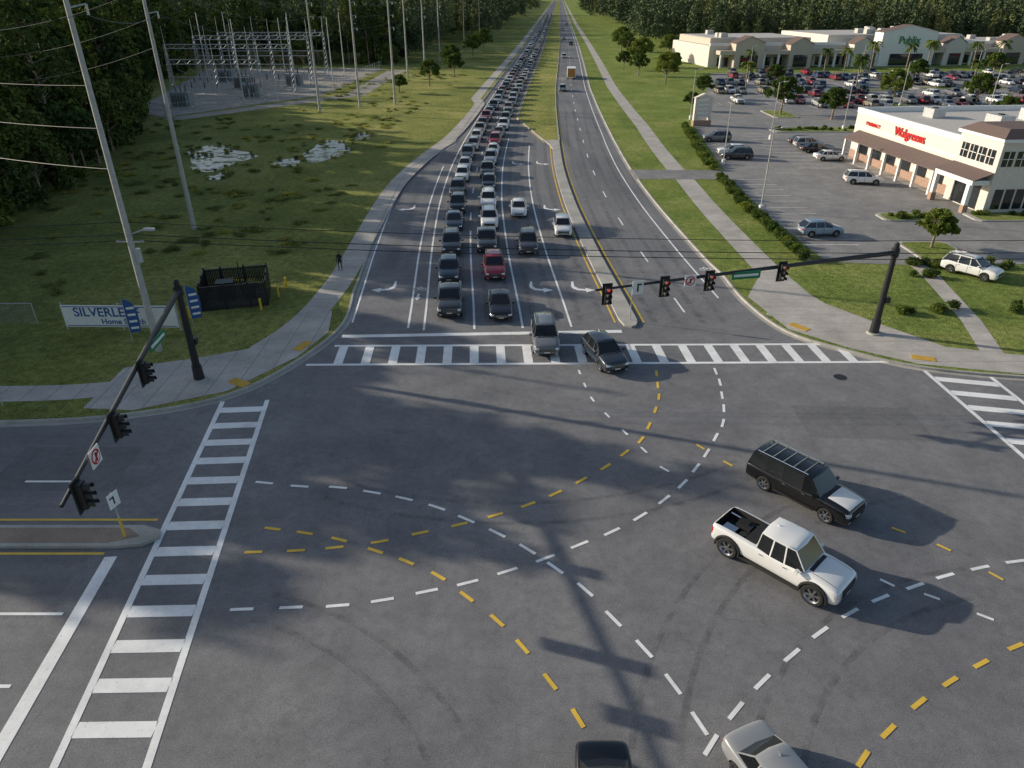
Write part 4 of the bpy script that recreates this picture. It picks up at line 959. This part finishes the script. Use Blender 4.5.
# ------------------------------------------------------------------ person
def person(x,yy,rz):
    J=[(0,0,.95),(0,0,1.15),(0,.0,1.38),(0,0,1.50),(0,0.01,1.60),
       (.10,0,.90),(.12,.02,.50),(.13,-.01,.09),(.14,.13,.04),
       (-.10,0,.90),(-.13,.05,.50),(-.14,.02,.09),(-.15,.16,.04),
       (.19,0,1.40),(.25,-.02,1.12),(.24,.10,.88),(.24,.13,.80),
       (-.19,0,1.40),(-.25,-.02,1.12),(-.24,.12,.90),(-.24,.15,.82)]
    E_=[(0,1),(1,2),(2,3),(3,4),(0,5),(5,6),(6,7),(7,8),(0,9),(9,10),(10,11),(11,12),(2,13),(13,14),(14,15),(15,16),(2,17),(17,18),(18,19),(19,20)]
    rad=[.15,.14,.16,.06,.055,.10,.065,.045,.04,.10,.065,.045,.04,.07,.045,.035,.028,.07,.045,.035,.028]
    me=bpy.data.meshes.new('pb'); me.from_pydata(J,E_,[]); me.update()
    o=place('person',me,(x,yy,ZT+.01),rz); sk=o.modifiers.new('skin','SKIN')
    for i,r in enumerate(rad): me.skin_vertices[0].data[i].radius=(r,r*.75)
    me.skin_vertices[0].data[0].use_root=True
    o.modifiers.new('s','SUBSURF').levels=1
    m,nt,b=newmat('clothes'); g=nt.nodes.new('ShaderNodeTexCoord'); s=nt.nodes.new('ShaderNodeSeparateXYZ'); nt.links.new(g.outputs['Object'],s.inputs[0])
    c=ramp(nt,s.outputs['Z'],[(0,(.02,.02,.02)),(.89,(.02,.022,.03)),(.90,(.015,.015,.018))]); nt.links.new(c,b.inputs['Base Color']); b.inputs['Roughness'].default_value=.9
    o.data.materials.append(m)
    SK=plain('skin',(.35,.2,.14),.6,var=0); HR=plain('hair',(.02,.015,.01),.8,var=0)
    bm=bmesh.new(); bmesh.ops.create_uvsphere(bm,u_segments=18,v_segments=14,radius=.105)
    for v in bm.verts:
        v.co.z*=1.25; v.co.y*=1.1
        if v.co.z<-.04: v.co.x*=.85
    for f in bm.faces:
        c_=f.calc_center_median(); f.smooth=True; f.material_index=1 if (c_.z>.06 or c_.y<-.03) else 0
    m2=bpy.data.meshes.new('head'); bm.to_mesh(m2); bm.free(); m2.materials.append(SK); m2.materials.append(HR)
    place('head',m2,(0,.02,1.68),0,1,o)
    mb=MB(); mb.cyl((0,.12,.0),(0,.155,-.03),.012,.018,0,6)
    for s in(-1,1): mb.cyl((s*.04,.10,.02),(s*.04,.122,.02),.014,.01,1,6); mb.box((s*.104,0,-.01),(.02,.04,.06),0)
    mb.box((0,.115,-.065),(.05,.012,.012),1); place('face',mb.mesh('face',[SK,HR]),(0,.02,1.68),0,1,o)
    mb=MB()
    for s,hx,hy,hz in ((1,.24,.14,.77),(-1,-.24,.16,.79)):
        mb.box((hx,hy,hz),(.035,.08,.09),0)
        for k,l_ in enumerate((.06,.075,.07,.055)): mb.cyl((hx,hy-.03+k*.02,hz-.045),(hx-s*.012,hy-.025+k*.02,hz-.045-l_),.009,.007,0,6)
        mb.cyl((hx,hy+.035,hz+.02),(hx-s*.02,hy+.07,hz-.03),.011,.008,0,6)
    place('hands',mb.mesh('hands',[SK]),(0,0,0),0,1,o)
person(-15.5,61.3,math.pi)
# ------------------------------------------------------------------ light, world, camera
az=math.radians(180-18); el=math.radians(17)
sd=Vector((math.cos(az)*math.cos(el),math.sin(az)*math.cos(el),math.sin(el)))
L_=bpy.data.lights.new('sun','SUN'); L_.energy=5.0; L_.angle=math.radians(.5); L_.color=(1,.89,.73)
so=bpy.data.objects.new('sun',L_); COL.objects.link(so); so.rotation_euler=(-sd).to_track_quat('-Z','Y').to_euler()
w=bpy.data.worlds.new('World'); scene.world=w; w.use_nodes=True; nt=w.node_tree
sk=nt.nodes.new('ShaderNodeTexSky'); sk.sky_type='NISHITA'; sk.sun_disc=False; sk.sun_elevation=el; sk.sun_rotation=math.pi/2-az; sk.air_density=1.0; sk.dust_density=1.5
bg=nt.nodes['Background']; nt.links.new(sk.outputs[0],bg.inputs[0]); bg.inputs[1].default_value=.13
cd=bpy.data.cameras.new('cam'); co=bpy.data.objects.new('camera',cd); COL.objects.link(co); co.location=(0,0,22.2); co.rotation_euler=(math.radians(90-28.87),0,0)
cd.sensor_width=36; cd.lens=711/1024*36; cd.clip_end=12000; cd.clip_start=.1
scene.camera=co
scene.view_settings.view_transform='Standard'; scene.view_settings.look='None'; scene.view_settings.exposure=0
print('objects',len(bpy.data.objects),'forest',cnt)
